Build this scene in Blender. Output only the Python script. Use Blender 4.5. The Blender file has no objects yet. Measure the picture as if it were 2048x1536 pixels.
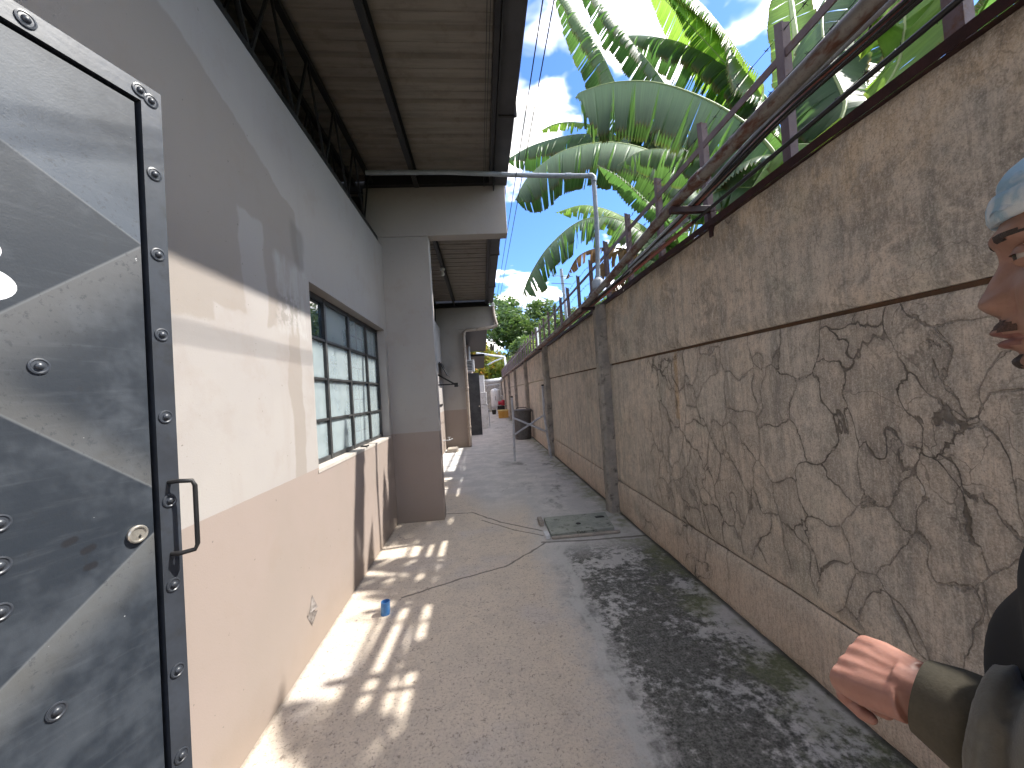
import bpy, math, random
import numpy as np
from math import sin, cos, pi, radians, sqrt, exp
from mathutils import Vector, noise as mnoise
random.seed(7)
# ---------------------------------------------------------------- camera
SC = bpy.context.scene
F_PX = 770.0                      # focal length in pixels of the 2048 px wide frame
EYE = np.array([0, 0, 1.5])
PSI, TH, RHO = radians(4.4624), radians(1.1274), radians(3.7)
cF = np.array([sin(PSI)*cos(TH), cos(PSI)*cos(TH), sin(TH)])
cR0 = np.array([cos(PSI), -sin(PSI), 0]); cU0 = np.cross(cR0, cF)
cR = cR0*cos(RHO) - cU0*sin(RHO); cU = cU0*cos(RHO) + cR0*sin(RHO)
from mathutils import Matrix
cam_d = bpy.data.cameras.new('camera'); cam = bpy.data.objects.new('camera', cam_d)
SC.collection.objects.link(cam)
cam.matrix_world = Matrix(((cR[0], cU[0], -cF[0], EYE[0]), (cR[1], cU[1], -cF[1], EYE[1]),
                           (cR[2], cU[2], -cF[2], EYE[2]), (0, 0, 0, 1)))
cam_d.sensor_width = 36; cam_d.lens = F_PX/2048*36; cam_d.clip_start = .02; cam_d.clip_end = 2000
SC.camera = cam
def ray(u, v): return cF + (u-1024)/F_PX*cR + (768-v)/F_PX*cU
def atY(u, v, y): d = ray(u, v); return EYE + d*(y/d[1])
def atX(u, v, x): d = ray(u, v); return EYE + d*(x/d[0])
def atD(u, v, t): return EYE + ray(u, v)*t
# ---------------------------------------------------------------- light
SUN_AZ, SUN_EL = radians(7), radians(51.8)     # azimuth from +X towards +Y
sun_dir = Vector((cos(SUN_EL)*cos(SUN_AZ), cos(SUN_EL)*sin(SUN_AZ), sin(SUN_EL)))
sd = bpy.data.lights.new('sun', 'SUN'); sd.energy = 2.15; sd.angle = radians(.8); sd.color = (1, .955, .88)
sun = bpy.data.objects.new('sun', sd); SC.collection.objects.link(sun)
sun.rotation_euler = sun_dir.to_track_quat('Z', 'Y').to_euler()
W = bpy.data.worlds.new('World'); SC.world = W; W.use_nodes = True
SC.view_settings.view_transform = 'Standard'; SC.view_settings.look = 'None'
SC.view_settings.gamma = 1; SC.view_settings.use_curve_mapping = False
SC.view_settings.exposure = 2.22
SC.render.engine = 'CYCLES'
SC.cycles.use_adaptive_sampling = True; SC.cycles.adaptive_threshold = .02
SC.cycles.max_bounces = 6; SC.cycles.diffuse_bounces = 3; SC.cycles.glossy_bounces = 3
SC.cycles.transmission_bounces = 4; SC.cycles.transparent_max_bounces = 8
SC.cycles.sample_clamp_indirect = 6; SC.cycles.use_denoising = True
SC.cycles.caustics_reflective = False; SC.cycles.caustics_refractive = False

# ---------------------------------------------------------------- node helper
class N:
    """tiny expression builder for shader nodes"""
    def __init__(s, tree): s.t = tree; s.n = tree.nodes; s.l = tree.links
    def put(s, sock, v):
        if isinstance(v, bpy.types.NodeSocket): s.l.new(v, sock)
        elif isinstance(v, (tuple, list)):
            v = tuple(v)
            sock.default_value = v + (1,) if sock.type == 'RGBA' and len(v) == 3 else v
        else: sock.default_value = v
    def m(s, op, a, b=0., c=None, clamp=False):
        x = s.n.new('ShaderNodeMath'); x.operation = op; x.use_clamp = clamp
        s.put(x.inputs[0], a); s.put(x.inputs[1], b)
        if c is not None: s.put(x.inputs[2], c)
        return x.outputs[0]
    def add(s, a, b): return s.m('ADD', a, b)
    def sub(s, a, b): return s.m('SUBTRACT', a, b)
    def mul(s, a, b): return s.m('MULTIPLY', a, b)
    def mx(s, a, b): return s.m('MAXIMUM', a, b)
    def mn(s, a, b): return s.m('MINIMUM', a, b)
    def sm(s, x, lo, hi):                      # smoothstep
        r = s.n.new('ShaderNodeMapRange'); r.interpolation_type = 'SMOOTHSTEP'
        s.put(r.inputs[0], x); s.put(r.inputs[1], lo); s.put(r.inputs[2], hi); return r.outputs[0]
    def pos(s):
        return s.n.new('ShaderNodeNewGeometry').outputs['Position']
    def obj(s): return s.n.new('ShaderNodeTexCoord').outputs['Object']
    def xyz(s, v):
        x = s.n.new('ShaderNodeSeparateXYZ'); s.put(x.inputs[0], v); return x.outputs
    def vec(s, x, y, z):
        c = s.n.new('ShaderNodeCombineXYZ'); s.put(c.inputs[0], x); s.put(c.inputs[1], y); s.put(c.inputs[2], z); return c.outputs[0]
    def vm(s, op, a, b=(0, 0, 0)):
        x = s.n.new('ShaderNodeVectorMath'); x.operation = op; s.put(x.inputs[0], a)
        if op == 'SCALE': s.put(x.inputs[3], b)
        else: s.put(x.inputs[1], b)
        return x.outputs[0]
    def noise(s, v, scale, det=4, rough=.55, dist=0., col=False):
        x = s.n.new('ShaderNodeTexNoise'); s.put(x.inputs['Vector'], v)
        x.inputs['Scale'].default_value = scale; x.inputs['Detail'].default_value = min(det, 4)
        x.inputs['Roughness'].default_value = rough; x.inputs['Distortion'].default_value = dist
        return x.outputs['Color' if col else 'Fac']
    def vor(s, v, scale, feat='DISTANCE_TO_EDGE', rnd=1.):
        x = s.n.new('ShaderNodeTexVoronoi'); x.feature = feat; s.put(x.inputs['Vector'], v)
        x.inputs['Scale'].default_value = scale; x.inputs['Randomness'].default_value = rnd
        return x.outputs['Distance']
    def mix(s, f, a, b, blend='MIX'):
        x = s.n.new('ShaderNodeMix'); x.data_type = 'RGBA'; x.blend_type = blend
        s.put(x.inputs[0], f); s.put(x.inputs[6], a); s.put(x.inputs[7], b); return x.outputs[2]
    def bump(s, h, st=.5, d=.01, normal=None):
        x = s.n.new('ShaderNodeBump'); s.put(x.inputs['Height'], h); x.inputs['Strength'].default_value = st
        x.inputs['Distance'].default_value = d
        if normal: s.put(x.inputs['Normal'], normal)
        return x.outputs[0]
    def warp(s, v, scale, amt, det=3):
        c = s.noise(v, scale, det, col=True)
        return s.vm('ADD', v, s.vm('SCALE', s.vm('SUBTRACT', c, (.5, .5, .5)), amt))

def mat(name, color, rough=.7, fn=None, metal=0., spec=.5, **kw):
    m = bpy.data.materials.new(name); m.use_nodes = True; nt = m.node_tree
    b = nt.nodes['Principled BSDF']; n = N(nt)
    b.inputs['Base Color'].default_value = (*color, 1); b.inputs['Roughness'].default_value = rough
    b.inputs['Metallic'].default_value = metal; b.inputs['Specular IOR Level'].default_value = spec
    for k, v in kw.items(): b.inputs[k.replace('_', ' ')].default_value = v
    if fn:
        r = fn(n) or {}
        for k, v in r.items(): n.put(b.inputs[k], v)
    return m

def generic(c1, c2, scale=6, rough=.7, bump=.3, bd=.004, metal=0., spec=.4, name='m', fine=80, dirt=None):
    def fn(n):
        p = n.pos(); a = n.sm(n.noise(p, scale, 6, .65), .35, .65)
        c = n.mix(a, c1, c2)
        if dirt:
            c = n.mix(n.sm(n.noise(p, scale*2.7, 5, .7), .52, .7), c, dirt)
        f = n.noise(p, fine, 3, .6)
        c = n.mix(n.mul(n.sm(f, .3, .8), .25), c, tuple(x*.55 for x in c1))
        return {'Base Color': c, 'Normal': n.bump(n.add(f, n.mul(a, .4)), bump, bd),
                'Roughness': n.add(rough-.08, n.mul(f, .2))}
    return mat(name, c1, rough, fn, metal, spec)

# ---------------------------------------------------------------- sky
n = N(W.node_tree)
for x in list(W.node_tree.nodes): W.node_tree.nodes.remove(x)
out = n.n.new('ShaderNodeOutputWorld'); bg = n.n.new('ShaderNodeBackground'); n.l.new(bg.outputs[0], out.inputs[0])
sky = n.n.new('ShaderNodeTexSky'); sky.sky_type = 'NISHITA'; sky.sun_disc = False
sky.sun_elevation = SUN_EL; sky.sun_rotation = radians(90)-SUN_AZ; sky.altitude = 200; sky.air_density = 1.0; sky.dust_density = .4; sky.ozone_density = 2
gd = n.n.new('ShaderNodeTexCoord').outputs['Generated']
sx, sy, sz = n.xyz(gd)
den = n.add(n.mx(sz, .0), .22)
cp = n.vec(n.m('DIVIDE', sx, den), n.m('DIVIDE', sy, den), .0)
cw = n.warp(cp, 2.2, .35, 5)
cl = n.noise(cw, 1.35, 9, .56)
cl2 = n.noise(n.vm('ADD', cw, (3.1, 7.7, 1.3)), 4.5, 6, .6)
dens = n.add(cl, n.mul(n.sub(cl2, .5), .22))
cov = n.sm(dens, .49, .595)
core = n.sm(dens, .54, .66)
cloudc = n.mix(core, (10.2, 9.6, 8.8), (1.6, 1.66, 1.75))
skyc = n.mix(cov, n.mix(1., sky.outputs[0], (.24, .34, .48), 'MULTIPLY'), cloudc)
n.put(bg.inputs[0], skyc); bg.inputs[1].default_value = .15

# ---------------------------------------------------------------- mesh helpers
COL = SC.collection
def worldloc(o):
    v = Vector((0, 0, 0))
    while o: v += o.location; o = o.parent
    return v
def tag(o, label=None, cat=None, group=None, kind=None):
    if label: o['label'] = label
    if cat: o['category'] = cat
    if group: o['group'] = group
    if kind: o['kind'] = kind
    return o
def thing(name, loc, label, cat, group=None):
    o = bpy.data.objects.new(name, None); COL.objects.link(o); o.location = loc; o.empty_display_size = .1
    return tag(o, label, cat, group)
def link(name, verts, faces, m, parent=None, smooth=False, loc=None, uvs=None):
    """verts in world space; origin is the parent's, or loc"""
    base = worldloc(parent) if parent else Vector((0, 0, 0))
    off = Vector(loc)-base if loc is not None else Vector((0, 0, 0))
    o_w = base+off
    me = bpy.data.meshes.new(name)
    va = np.array(verts, dtype=float).reshape(-1, 3) - np.array(o_w)
    me.from_pydata(va.tolist(), [], faces)
    if isinstance(m, (list, tuple)):
        for q in m: me.materials.append(q)
    else: me.materials.append(m)
    if smooth: me.polygons.foreach_set('use_smooth', [True]*len(me.polygons))
    if uvs is not None:
        uv = me.uv_layers.new(name='UVMap')
        idx = np.zeros(len(me.loops), dtype=int); me.loops.foreach_get('vertex_index', idx)
        uv.data.foreach_set('uv', np.array(uvs)[idx].ravel())
    me.update()
    o = bpy.data.objects.new(name, me); COL.objects.link(o); o.parent = parent; o.location = off
    return o
class MB:
    def __init__(s): s.v = []; s.f = []; s.sm = False
    def add(s, vs, fs):
        k = len(s.v); s.v += [tuple(map(float, p)) for p in vs]; s.f += [tuple(i+k for i in f) for f in fs]; return s
    def box(s, x0, x1, y0, y1, z0, z1, ch=0.):
        if ch <= 0:
            return s.add([(x, y, z) for z in (z0, z1) for y in (y0, y1) for x in (x0, x1)],
                         [(0, 2, 3, 1), (4, 5, 7, 6), (0, 1, 5, 4), (2, 6, 7, 3), (0, 4, 6, 2), (1, 3, 7, 5)])
        c = ch; V = []; idx = {}
        P = [(x0, x1), (y0, y1), (z0, z1)]
        for sx_ in (0, 1):
            for sy_ in (0, 1):
                for sz_ in (0, 1):
                    S = (sx_, sy_, sz_)
                    for ax in range(3):
                        q = [P[i][S[i]] + (0 if i == ax else (c if S[i] == 0 else -c)) for i in range(3)]
                        idx[(S, ax)] = len(V); V.append(q)
        Fs = []
        def quad(l, flip): Fs.append(tuple(l[::-1]) if flip else tuple(l))
        for ax in range(3):
            o1, o2 = (ax+1) % 3, (ax+2) % 3
            for sd_ in (0, 1):
                l = []
                for (a, b) in ((0, 0), (1, 0), (1, 1), (0, 1)):
                    S = [0]*3; S[ax] = sd_; S[o1] = a; S[o2] = b; l.append(idx[(tuple(S), ax)])
                quad(l, sd_ == 0)
        for ax in range(3):                      # edges along ax
            o1, o2 = (ax+1) % 3, (ax+2) % 3
            for a in (0, 1):
                for b in (0, 1):
                    S0 = [0]*3; S0[o1] = a; S0[o2] = b; S1 = list(S0); S1[ax] = 1
                    l = [idx[(tuple(S0), o1)], idx[(tuple(S1), o1)], idx[(tuple(S1), o2)], idx[(tuple(S0), o2)]]
                    quad(l, a != b)
        for S, fl in (((i, j, k), (i+j+k) % 2 == 0) for i in (0, 1) for j in (0, 1) for k in (0, 1)):
            l = [idx[(S, 0)], idx[(S, 1)], idx[(S, 2)]]; quad(l, fl)
        return s.add(V, Fs)
    def bar(s, p, q, w, h, up=(0, 0, 1)):
        p = Vector(p); q = Vector(q); d = (q-p).normalized(); u = Vector(up)
        if abs(d.dot(u)) > .98: u = Vector((1, 0, 0))
        a = d.cross(u).normalized(); b = a.cross(d)
        V = [c + a*i*w/2 + b*j*h/2 for c in (p, q) for (i, j) in ((-1, -1), (1, -1), (1, 1), (-1, 1))]
        return s.add(V, [(0, 1, 2, 3), (7, 6, 5, 4), (0, 4, 5, 1), (1, 5, 6, 2), (2, 6, 7, 3), (3, 7, 4, 0)])
    def tube(s, pts, r, seg=10, cap=True, r2=None):
        pts = [Vector(p) for p in pts]; nn = len(pts)
        rr = r if isinstance(r, (list, tuple)) else [r]*nn
        V = []; prev = None
        for i, p in enumerate(pts):
            d = (pts[min(i+1, nn-1)] - pts[max(i-1, 0)]).normalized()
            if prev is None:
                u = Vector((0, 0, 1)) if abs(d.z) < .9 else Vector((1, 0, 0)); a = d.cross(u).normalized()
            else: a = (prev - d*prev.dot(d)).normalized()
            prev = a; b = d.cross(a)
            for k in range(seg):
                t = 2*pi*k/seg; V.append(p + (a*cos(t)+b*sin(t))*rr[i])
        Fs = []
        for i in range(nn-1):
            for k in range(seg):
                k2 = (k+1) % seg; Fs.append((i*seg+k, i*seg+k2, (i+1)*seg+k2, (i+1)*seg+k))
        if cap: Fs.append(tuple(range(seg))[::-1]); Fs.append(tuple((nn-1)*seg+k for k in range(seg)))
        return s.add(V, Fs)
    def lathe(s, c, prof, seg=24, axis='z', cap=True):
        c = Vector(c); V = []
        for (r, h) in prof:
            for k in range(seg):
                t = 2*pi*k/seg
                q = {'z': (r*cos(t), r*sin(t), h), 'x': (h, r*cos(t), r*sin(t)), 'y': (r*sin(t), h, r*cos(t))}[axis]
                V.append(c+Vector(q))
        m_ = len(prof); Fs = []
        for i in range(m_-1):
            for k in range(seg):
                k2 = (k+1) % seg; Fs.append((i*seg+k, i*seg+k2, (i+1)*seg+k2, (i+1)*seg+k))
        if cap: Fs.append(tuple(range(seg))[::-1]); Fs.append(tuple((m_-1)*seg+k for k in range(seg)))
        return s.add(V, Fs)
    def grid(s, fn_, nu, nv):
        V = [fn_(i/(nu-1), j/(nv-1)) for i in range(nu) for j in range(nv)]
        return s.add(V, [(i*nv+j, (i+1)*nv+j, (i+1)*nv+j+1, i*nv+j+1) for i in range(nu-1) for j in range(nv-1)])
    def build(s, name, m, parent=None, smooth=False, loc=None):
        return link(name, s.v, s.f, m, parent, smooth, loc)
def spline(P, k=12):
    """Catmull-Rom through P"""
    P = [np.array(p, float) for p in P]; Q = [2*P[0]-P[1]] + P + [2*P[-1]-P[-2]]; o_ = []
    for i in range(1, len(Q)-2):
        for j in range(k):
            t = j/k; a, b, c, d = Q[i-1], Q[i], Q[i+1], Q[i+2]
            o_.append(.5*((2*b) + (c-a)*t + (2*a-5*b+4*c-d)*t*t + (3*b-a-3*c+d)*t**3))
    return o_ + [P[-1]]
def smooth_angle(o, deg=35):
    o.data.polygons.foreach_set('use_smooth', [True]*len(o.data.polygons))
    try: o.data.set_sharp_from_angle(angle=radians(deg))
    except Exception: pass
    return o
# ---------------------------------------------------------------- materials
def seg_mask(n, x, y, pts, w):
    """thin line mask through points in the plane (x,y)"""
    r = None
    for (ax, ay), (bx, by) in zip(pts[:-1], pts[1:]):
        dx, dy = bx-ax, by-ay; L2 = dx*dx+dy*dy
        t = n.m('DIVIDE', n.add(n.mul(n.sub(x, ax), dx), n.mul(n.sub(y, ay), dy)), L2, clamp=True)
        ex = n.sub(n.sub(x, ax), n.mul(t, dx)); ey = n.sub(n.sub(y, ay), n.mul(t, dy))
        d = n.m('SQRT', n.add(n.mul(ex, ex), n.mul(ey, ey)))
        r = d if r is None else n.mn(r, d)
    return n.sub(1., n.sm(r, w*.5, w))
def box_mask(n, x, y, x0, x1, y0, y1, s=.02):
    a = n.mul(n.sm(x, x0-s, x0+s), n.sub(1., n.sm(x, x1-s, x1+s)))
    b = n.mul(n.sm(y, y0-s, y0+s), n.sub(1., n.sm(y, y1-s, y1+s)))
    return n.mul(a, b)

def f_floor(n):
    p = n.pos(); x, y, z = n.xyz(p)
    pw = n.warp(p, 1.6, .35); xw, yw, _ = n.xyz(pw)
    f1 = n.noise(p, 3, 6, .65); f2 = n.noise(p, 22, 5, .7); f3 = n.noise(p, 70, 4, .8)
    tan = n.mix(n.sm(f1, .35, .68), (.66, .565, .46), (.60, .52, .43))
    tan = n.mix(n.sm(n.noise(p, 1.1, 4), .5, .68), tan, (.56, .51, .475))
    spk = n.sm(f3, .53, .66); tan = n.mix(n.mul(spk, .72), tan, (.25, .20, .165))
    pit = n.sm(n.noise(n.warp(p, 30, .03), 30, 5, .8), .57, .64)
    tan = n.mix(n.mul(n.sm(n.noise(p, 8, 4, .75), .48, .66), .35), tan, (.42, .37, .32))
    tan = n.mix(n.mul(n.sm(f3, .47, .34), .5), tan, (.74, .66, .55))
    tan = n.mix(n.mul(pit, .75), tan, (.22, .18, .155))
    grey = n.mix(n.sm(f1, .4, .65), (.50, .495, .485), (.62, .60, .58))
    grey = n.mix(n.mul(n.sm(f3, .50, .66), .45), grey, (.30, .295, .28))
    grey = n.mix(n.mul(n.sm(f2, .5, .7), .35), grey, (.30, .30, .29))
    right = n.sm(n.add(xw, n.mul(n.sub(f2, .5), .25)), .28, .62)
    far = n.sm(n.sub(yw, n.mul(n.mx(n.sub(0., x), 0.), 3.)), 4.2, 5.8)
    g = n.mx(right, far)
    c = n.mix(g, tan, grey)
    # black mould on the right-hand strip, a paler trowelled line along its edge
    ml = n.noise(n.warp(p, 4, .25, 5), 1.5, 9, .66)
    md = n.mul(n.sm(n.add(ml, n.mul(n.sub(f2, .5), .55)), .40, .54), n.sm(n.add(x, n.mul(n.sub(f2, .5), .2)), .56, .74))
    md = n.mul(md, n.sm(n.sub(3.75, y), -.1, .5))
    edge = n.mul(n.sm(n.sub(.20, n.m('ABSOLUTE', n.sub(xw, .62))), .0, .22), n.sm(n.noise(p, 5, 5, .7), .42, .62))
    md = n.mx(md, n.mul(n.mul(edge, n.sm(n.sub(3.6, y), 0., .6)), .75))
    md2 = n.mul(n.sm(n.noise(n.vm('MULTIPLY', n.warp(p, 2, .4), (1.2, .5, 1)), 1.4, 8, .7), .53, .66), n.sm(n.add(x, n.mul(n.sub(f1, .5), .5)), -.1, .9))
    md2 = n.mul(n.mul(md2, n.sm(y, 4.4, 5.2)), .8)
    mm = n.mx(md, md2)
    c = n.mix(n.mul(mm, n.add(.50, n.add(n.mul(f2, .65), n.mul(n.sub(f3, .5), 1.1)))), c, (.045, .049, .042))
    ln = n.mul(seg_mask(n, n.add(xw, 0.), yw, [(.70, 3.75), (.60, 2.9), (.575, 2.2), (.54, 1.6), (.52, .8)], .045), n.sm(f2, .30, .55))
    c = n.mix(n.mul(ln, .75), c, (.52, .52, .50))
    moss = n.mul(n.sm(n.add(x, n.mul(n.sub(n.noise(p, 5, 5, .7), .5), 1.1)), 1.15, 1.5), n.sm(f1, .35, .6))
    c = n.mix(n.mul(moss, .7), c, (.14, .16, .07))
    # hairline joints and the patched trench running to the drain
    q = n.warp(p, 9, .035); qx, qy, _ = n.xyz(q)
    L1 = seg_mask(n, qx, qy, [(-.56, 4.99), (-.22, 4.95), (.11, 4.5), (.54, 4.1)], .016)
    L2 = seg_mask(n, qx, qy, [(.54, 3.80), (.35, 3.59), (.10, 3.35), (-.25, 3.22), (-.7, 3.0)], .014)
    L3 = seg_mask(n, qx, qy, [(-.1, 4.62), (.25, 4.20), (.53, 3.97)], .012)
    L4 = seg_mask(n, qx, qy, [(.50, 3.80), (.9, 3.74), (1.52, 3.72)], .022)
    L5 = seg_mask(n, qx, qy, [(-1.2, 9.6), (1.5, 9.6)], .02)
    L6 = seg_mask(n, qx, qy, [(-1.2, 15.), (1.5, 15.)], .03)
    cr = n.sub(1., n.sm(n.vor(n.warp(p, 2.2, .5, 5), 1.1), .002, .007))
    cr = n.mul(n.mul(cr, n.sm(n.noise(p, 1.3, 3), .56, .64)), .6)
    L = n.mx(n.mx(n.mx(L1, L2), n.mx(L3, L4)), n.mx(n.mx(L5, L6), n.mul(cr, .8)))
    c = n.mix(n.mul(L, .75), c, (.09, .08, .07))
    patch = box_mask(n, qx, qy, -.6, .55, 4.02, 4.75, .2)
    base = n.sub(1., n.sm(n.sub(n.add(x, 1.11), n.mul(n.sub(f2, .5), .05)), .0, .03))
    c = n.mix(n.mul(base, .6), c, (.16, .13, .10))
    wallfoot = n.mul(n.sub(1., n.sm(n.sub(1.52, x), .0, .035)), .8)  # near-black strip where the floor meets the right-hand wall
    c = n.mix(wallfoot, c, (.04, .04, .035))
    h = n.add(n.mul(f3, .7), n.mul(f2, .8))
    return {'Base Color': c, 'Normal': n.bump(h, .8, .008), 'Roughness': n.sub(.88, n.mul(mm, .15))}
M_floor = mat('concrete_floor', (.4, .36, .3), .85, f_floor, spec=.3)

def f_precast(n):
    p = n.pos(); x, y, z = n.xyz(p)
    f1 = n.noise(p, 1.3, 6, .6); f2 = n.noise(p, 9, 6, .7); f3 = n.noise(p, 70, 4, .7)
    st = n.noise(n.vec(x, n.mul(y, 14.), n.mul(z, .75)), 1.6, 5, .65)
    st2 = n.noise(n.vec(x, n.mul(y, 45.), n.mul(z, 1.1)), 1.6, 3, .6)
    c = n.mix(n.sm(f1, .40, .62), (.68, .575, .475), (.56, .505, .44))
    c = n.mix(n.mul(n.sm(f2, .42, .62), .55), c, (.33, .31, .28))
    c = n.mix(n.mul(n.sm(st, .50, .68), .45), c, (.56, .49, .42))
    c = n.mix(n.mul(n.sm(st2, .62, .72), .55), c, (.66, .60, .52))
    c = n.mix(n.mul(n.sm(n.noise(n.vec(x, n.mul(y, 9.), n.mul(z, .5)), 1.2, 4), .5, .66), .55), c, (.27, .26, .24))
    nt_ = n.noise(p, 3.1, 7, .72)
    top = n.mul(n.sm(n.add(z, n.mul(n.sub(nt_, .5), 1.0)), 2.10, 2.42), .85)
    c = n.mix(n.mul(top, n.sm(f2, .25, .6)), c, (.66, .52, .37))
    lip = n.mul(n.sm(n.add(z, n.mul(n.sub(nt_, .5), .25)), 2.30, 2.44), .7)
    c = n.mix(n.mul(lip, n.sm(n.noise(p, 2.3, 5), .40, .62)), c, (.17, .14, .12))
    low = n.mul(n.sub(1., n.sm(n.add(z, n.mul(n.sub(f2, .5), .2)), .1, .50)), .6)
    c = n.mix(low, c, (.62, .47, .37))
    c = n.mix(n.mul(n.sm(n.noise(p, 2.0, 5), .55, .7), .45), c, (.43, .44, .37))
    # rust-coloured run
    pt = n.mul(n.sm(z, 1.74, 1.80), n.sm(n.noise(n.warp(p, 5, .2), 3.2, 4, .75), .50, .60))
    c = n.mix(n.mul(pt, .5), c, (.22, .20, .18))
    rr = n.mul(box_mask(n, n.add(y, n.mul(n.sub(f2, .5), .03)), z, 2.90, 2.955, 1.2, 1.72, .02), .7)
    c = n.mix(rr, c, (.55, .33, .12))
    wh = n.mul(n.mul(n.sm(n.noise(n.vec(1., n.mul(y, 30.), n.mul(z, 5.)), 1.0, 2), .70, .74), n.sm(z, .6, .9)), .7)
    c = n.mix(wh, c, (.8, .78, .74))
    # map cracking, opened up by missing flakes
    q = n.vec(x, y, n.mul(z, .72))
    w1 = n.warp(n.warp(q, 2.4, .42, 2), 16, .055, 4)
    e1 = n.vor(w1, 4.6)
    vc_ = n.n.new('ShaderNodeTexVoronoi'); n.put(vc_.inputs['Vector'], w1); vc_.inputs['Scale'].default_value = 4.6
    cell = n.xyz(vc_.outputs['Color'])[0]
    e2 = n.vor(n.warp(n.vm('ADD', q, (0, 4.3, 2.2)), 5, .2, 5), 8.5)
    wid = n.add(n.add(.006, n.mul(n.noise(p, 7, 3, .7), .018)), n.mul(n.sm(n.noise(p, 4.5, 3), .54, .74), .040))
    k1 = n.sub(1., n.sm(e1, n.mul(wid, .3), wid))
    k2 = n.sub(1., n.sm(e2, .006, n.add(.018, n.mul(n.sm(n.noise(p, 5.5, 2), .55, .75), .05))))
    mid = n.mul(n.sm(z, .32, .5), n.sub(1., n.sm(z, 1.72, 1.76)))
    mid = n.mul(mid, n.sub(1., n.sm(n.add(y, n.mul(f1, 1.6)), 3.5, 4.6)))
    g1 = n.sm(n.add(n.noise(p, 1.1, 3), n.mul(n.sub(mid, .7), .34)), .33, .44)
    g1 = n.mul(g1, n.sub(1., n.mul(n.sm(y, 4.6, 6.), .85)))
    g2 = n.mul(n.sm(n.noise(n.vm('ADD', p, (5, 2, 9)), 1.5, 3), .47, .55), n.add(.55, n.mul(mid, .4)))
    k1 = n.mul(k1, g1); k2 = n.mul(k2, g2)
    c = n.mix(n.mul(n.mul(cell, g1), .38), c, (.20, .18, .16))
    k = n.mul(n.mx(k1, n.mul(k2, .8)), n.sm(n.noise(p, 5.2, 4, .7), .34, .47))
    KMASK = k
    halo = n.mul(n.mul(n.sub(1., n.sm(e1, .02, .14)), g1), .38)
    c = n.mix(halo, c, (.24, .215, .19))
    f4 = n.noise(n.vec(x, n.mul(y, 1.), n.mul(z, .45)), 62, 4, .78)
    c = n.mix(n.mul(n.sm(f4, .50, .66), .42), c, (.74, .67, .59))
    c = n.mix(n.mul(n.sm(f4, .50, .36), .38), c, (.22, .19, .16))
    c = n.mix(n.mul(n.sm(n.noise(p, 1.7, 4, .65), .52, .66), .32), c, (.22, .205, .175))
    f5 = n.noise(p, 150, 3, .8)
    c = n.mix(n.mul(n.sm(f5, .52, .66), .38), c, (.80, .73, .64))
    c = n.mix(n.mul(n.sm(f5, .48, .36), .42), c, (.17, .15, .13))
    vs = n.noise(n.vec(x, n.mul(y, 26.), n.mul(z, 1.3)), 1.5, 4, .7)
    c = n.mix(n.mul(n.sm(vs, .55, .70), .40), c, (.70, .63, .54))
    c = n.mix(n.mul(n.sm(vs, .45, .32), .35), c, (.20, .18, .155))
    fade = n.add(.28, n.mul(n.sm(n.noise(n.vm('ADD', p, (3, 3, 3)), 1.5, 3), .42, .60), .72))
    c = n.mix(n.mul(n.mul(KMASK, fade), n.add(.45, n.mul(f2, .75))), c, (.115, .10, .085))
    h = n.sub(n.add(n.mul(n.noise(p, 24, 4, .7), .8), n.mul(f2, .5)), n.mul(k1, 1.2))
    return {'Base Color': c, 'Normal': n.bump(h, .8, .012), 'Roughness': .9}
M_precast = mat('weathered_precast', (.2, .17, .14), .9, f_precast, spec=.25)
M_column = generic((.40, .36, .315), (.25, .235, .22), 4, .9, .6, .008, name='weathered_column', dirt=(.12, .11, .10), fine=60)

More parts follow.
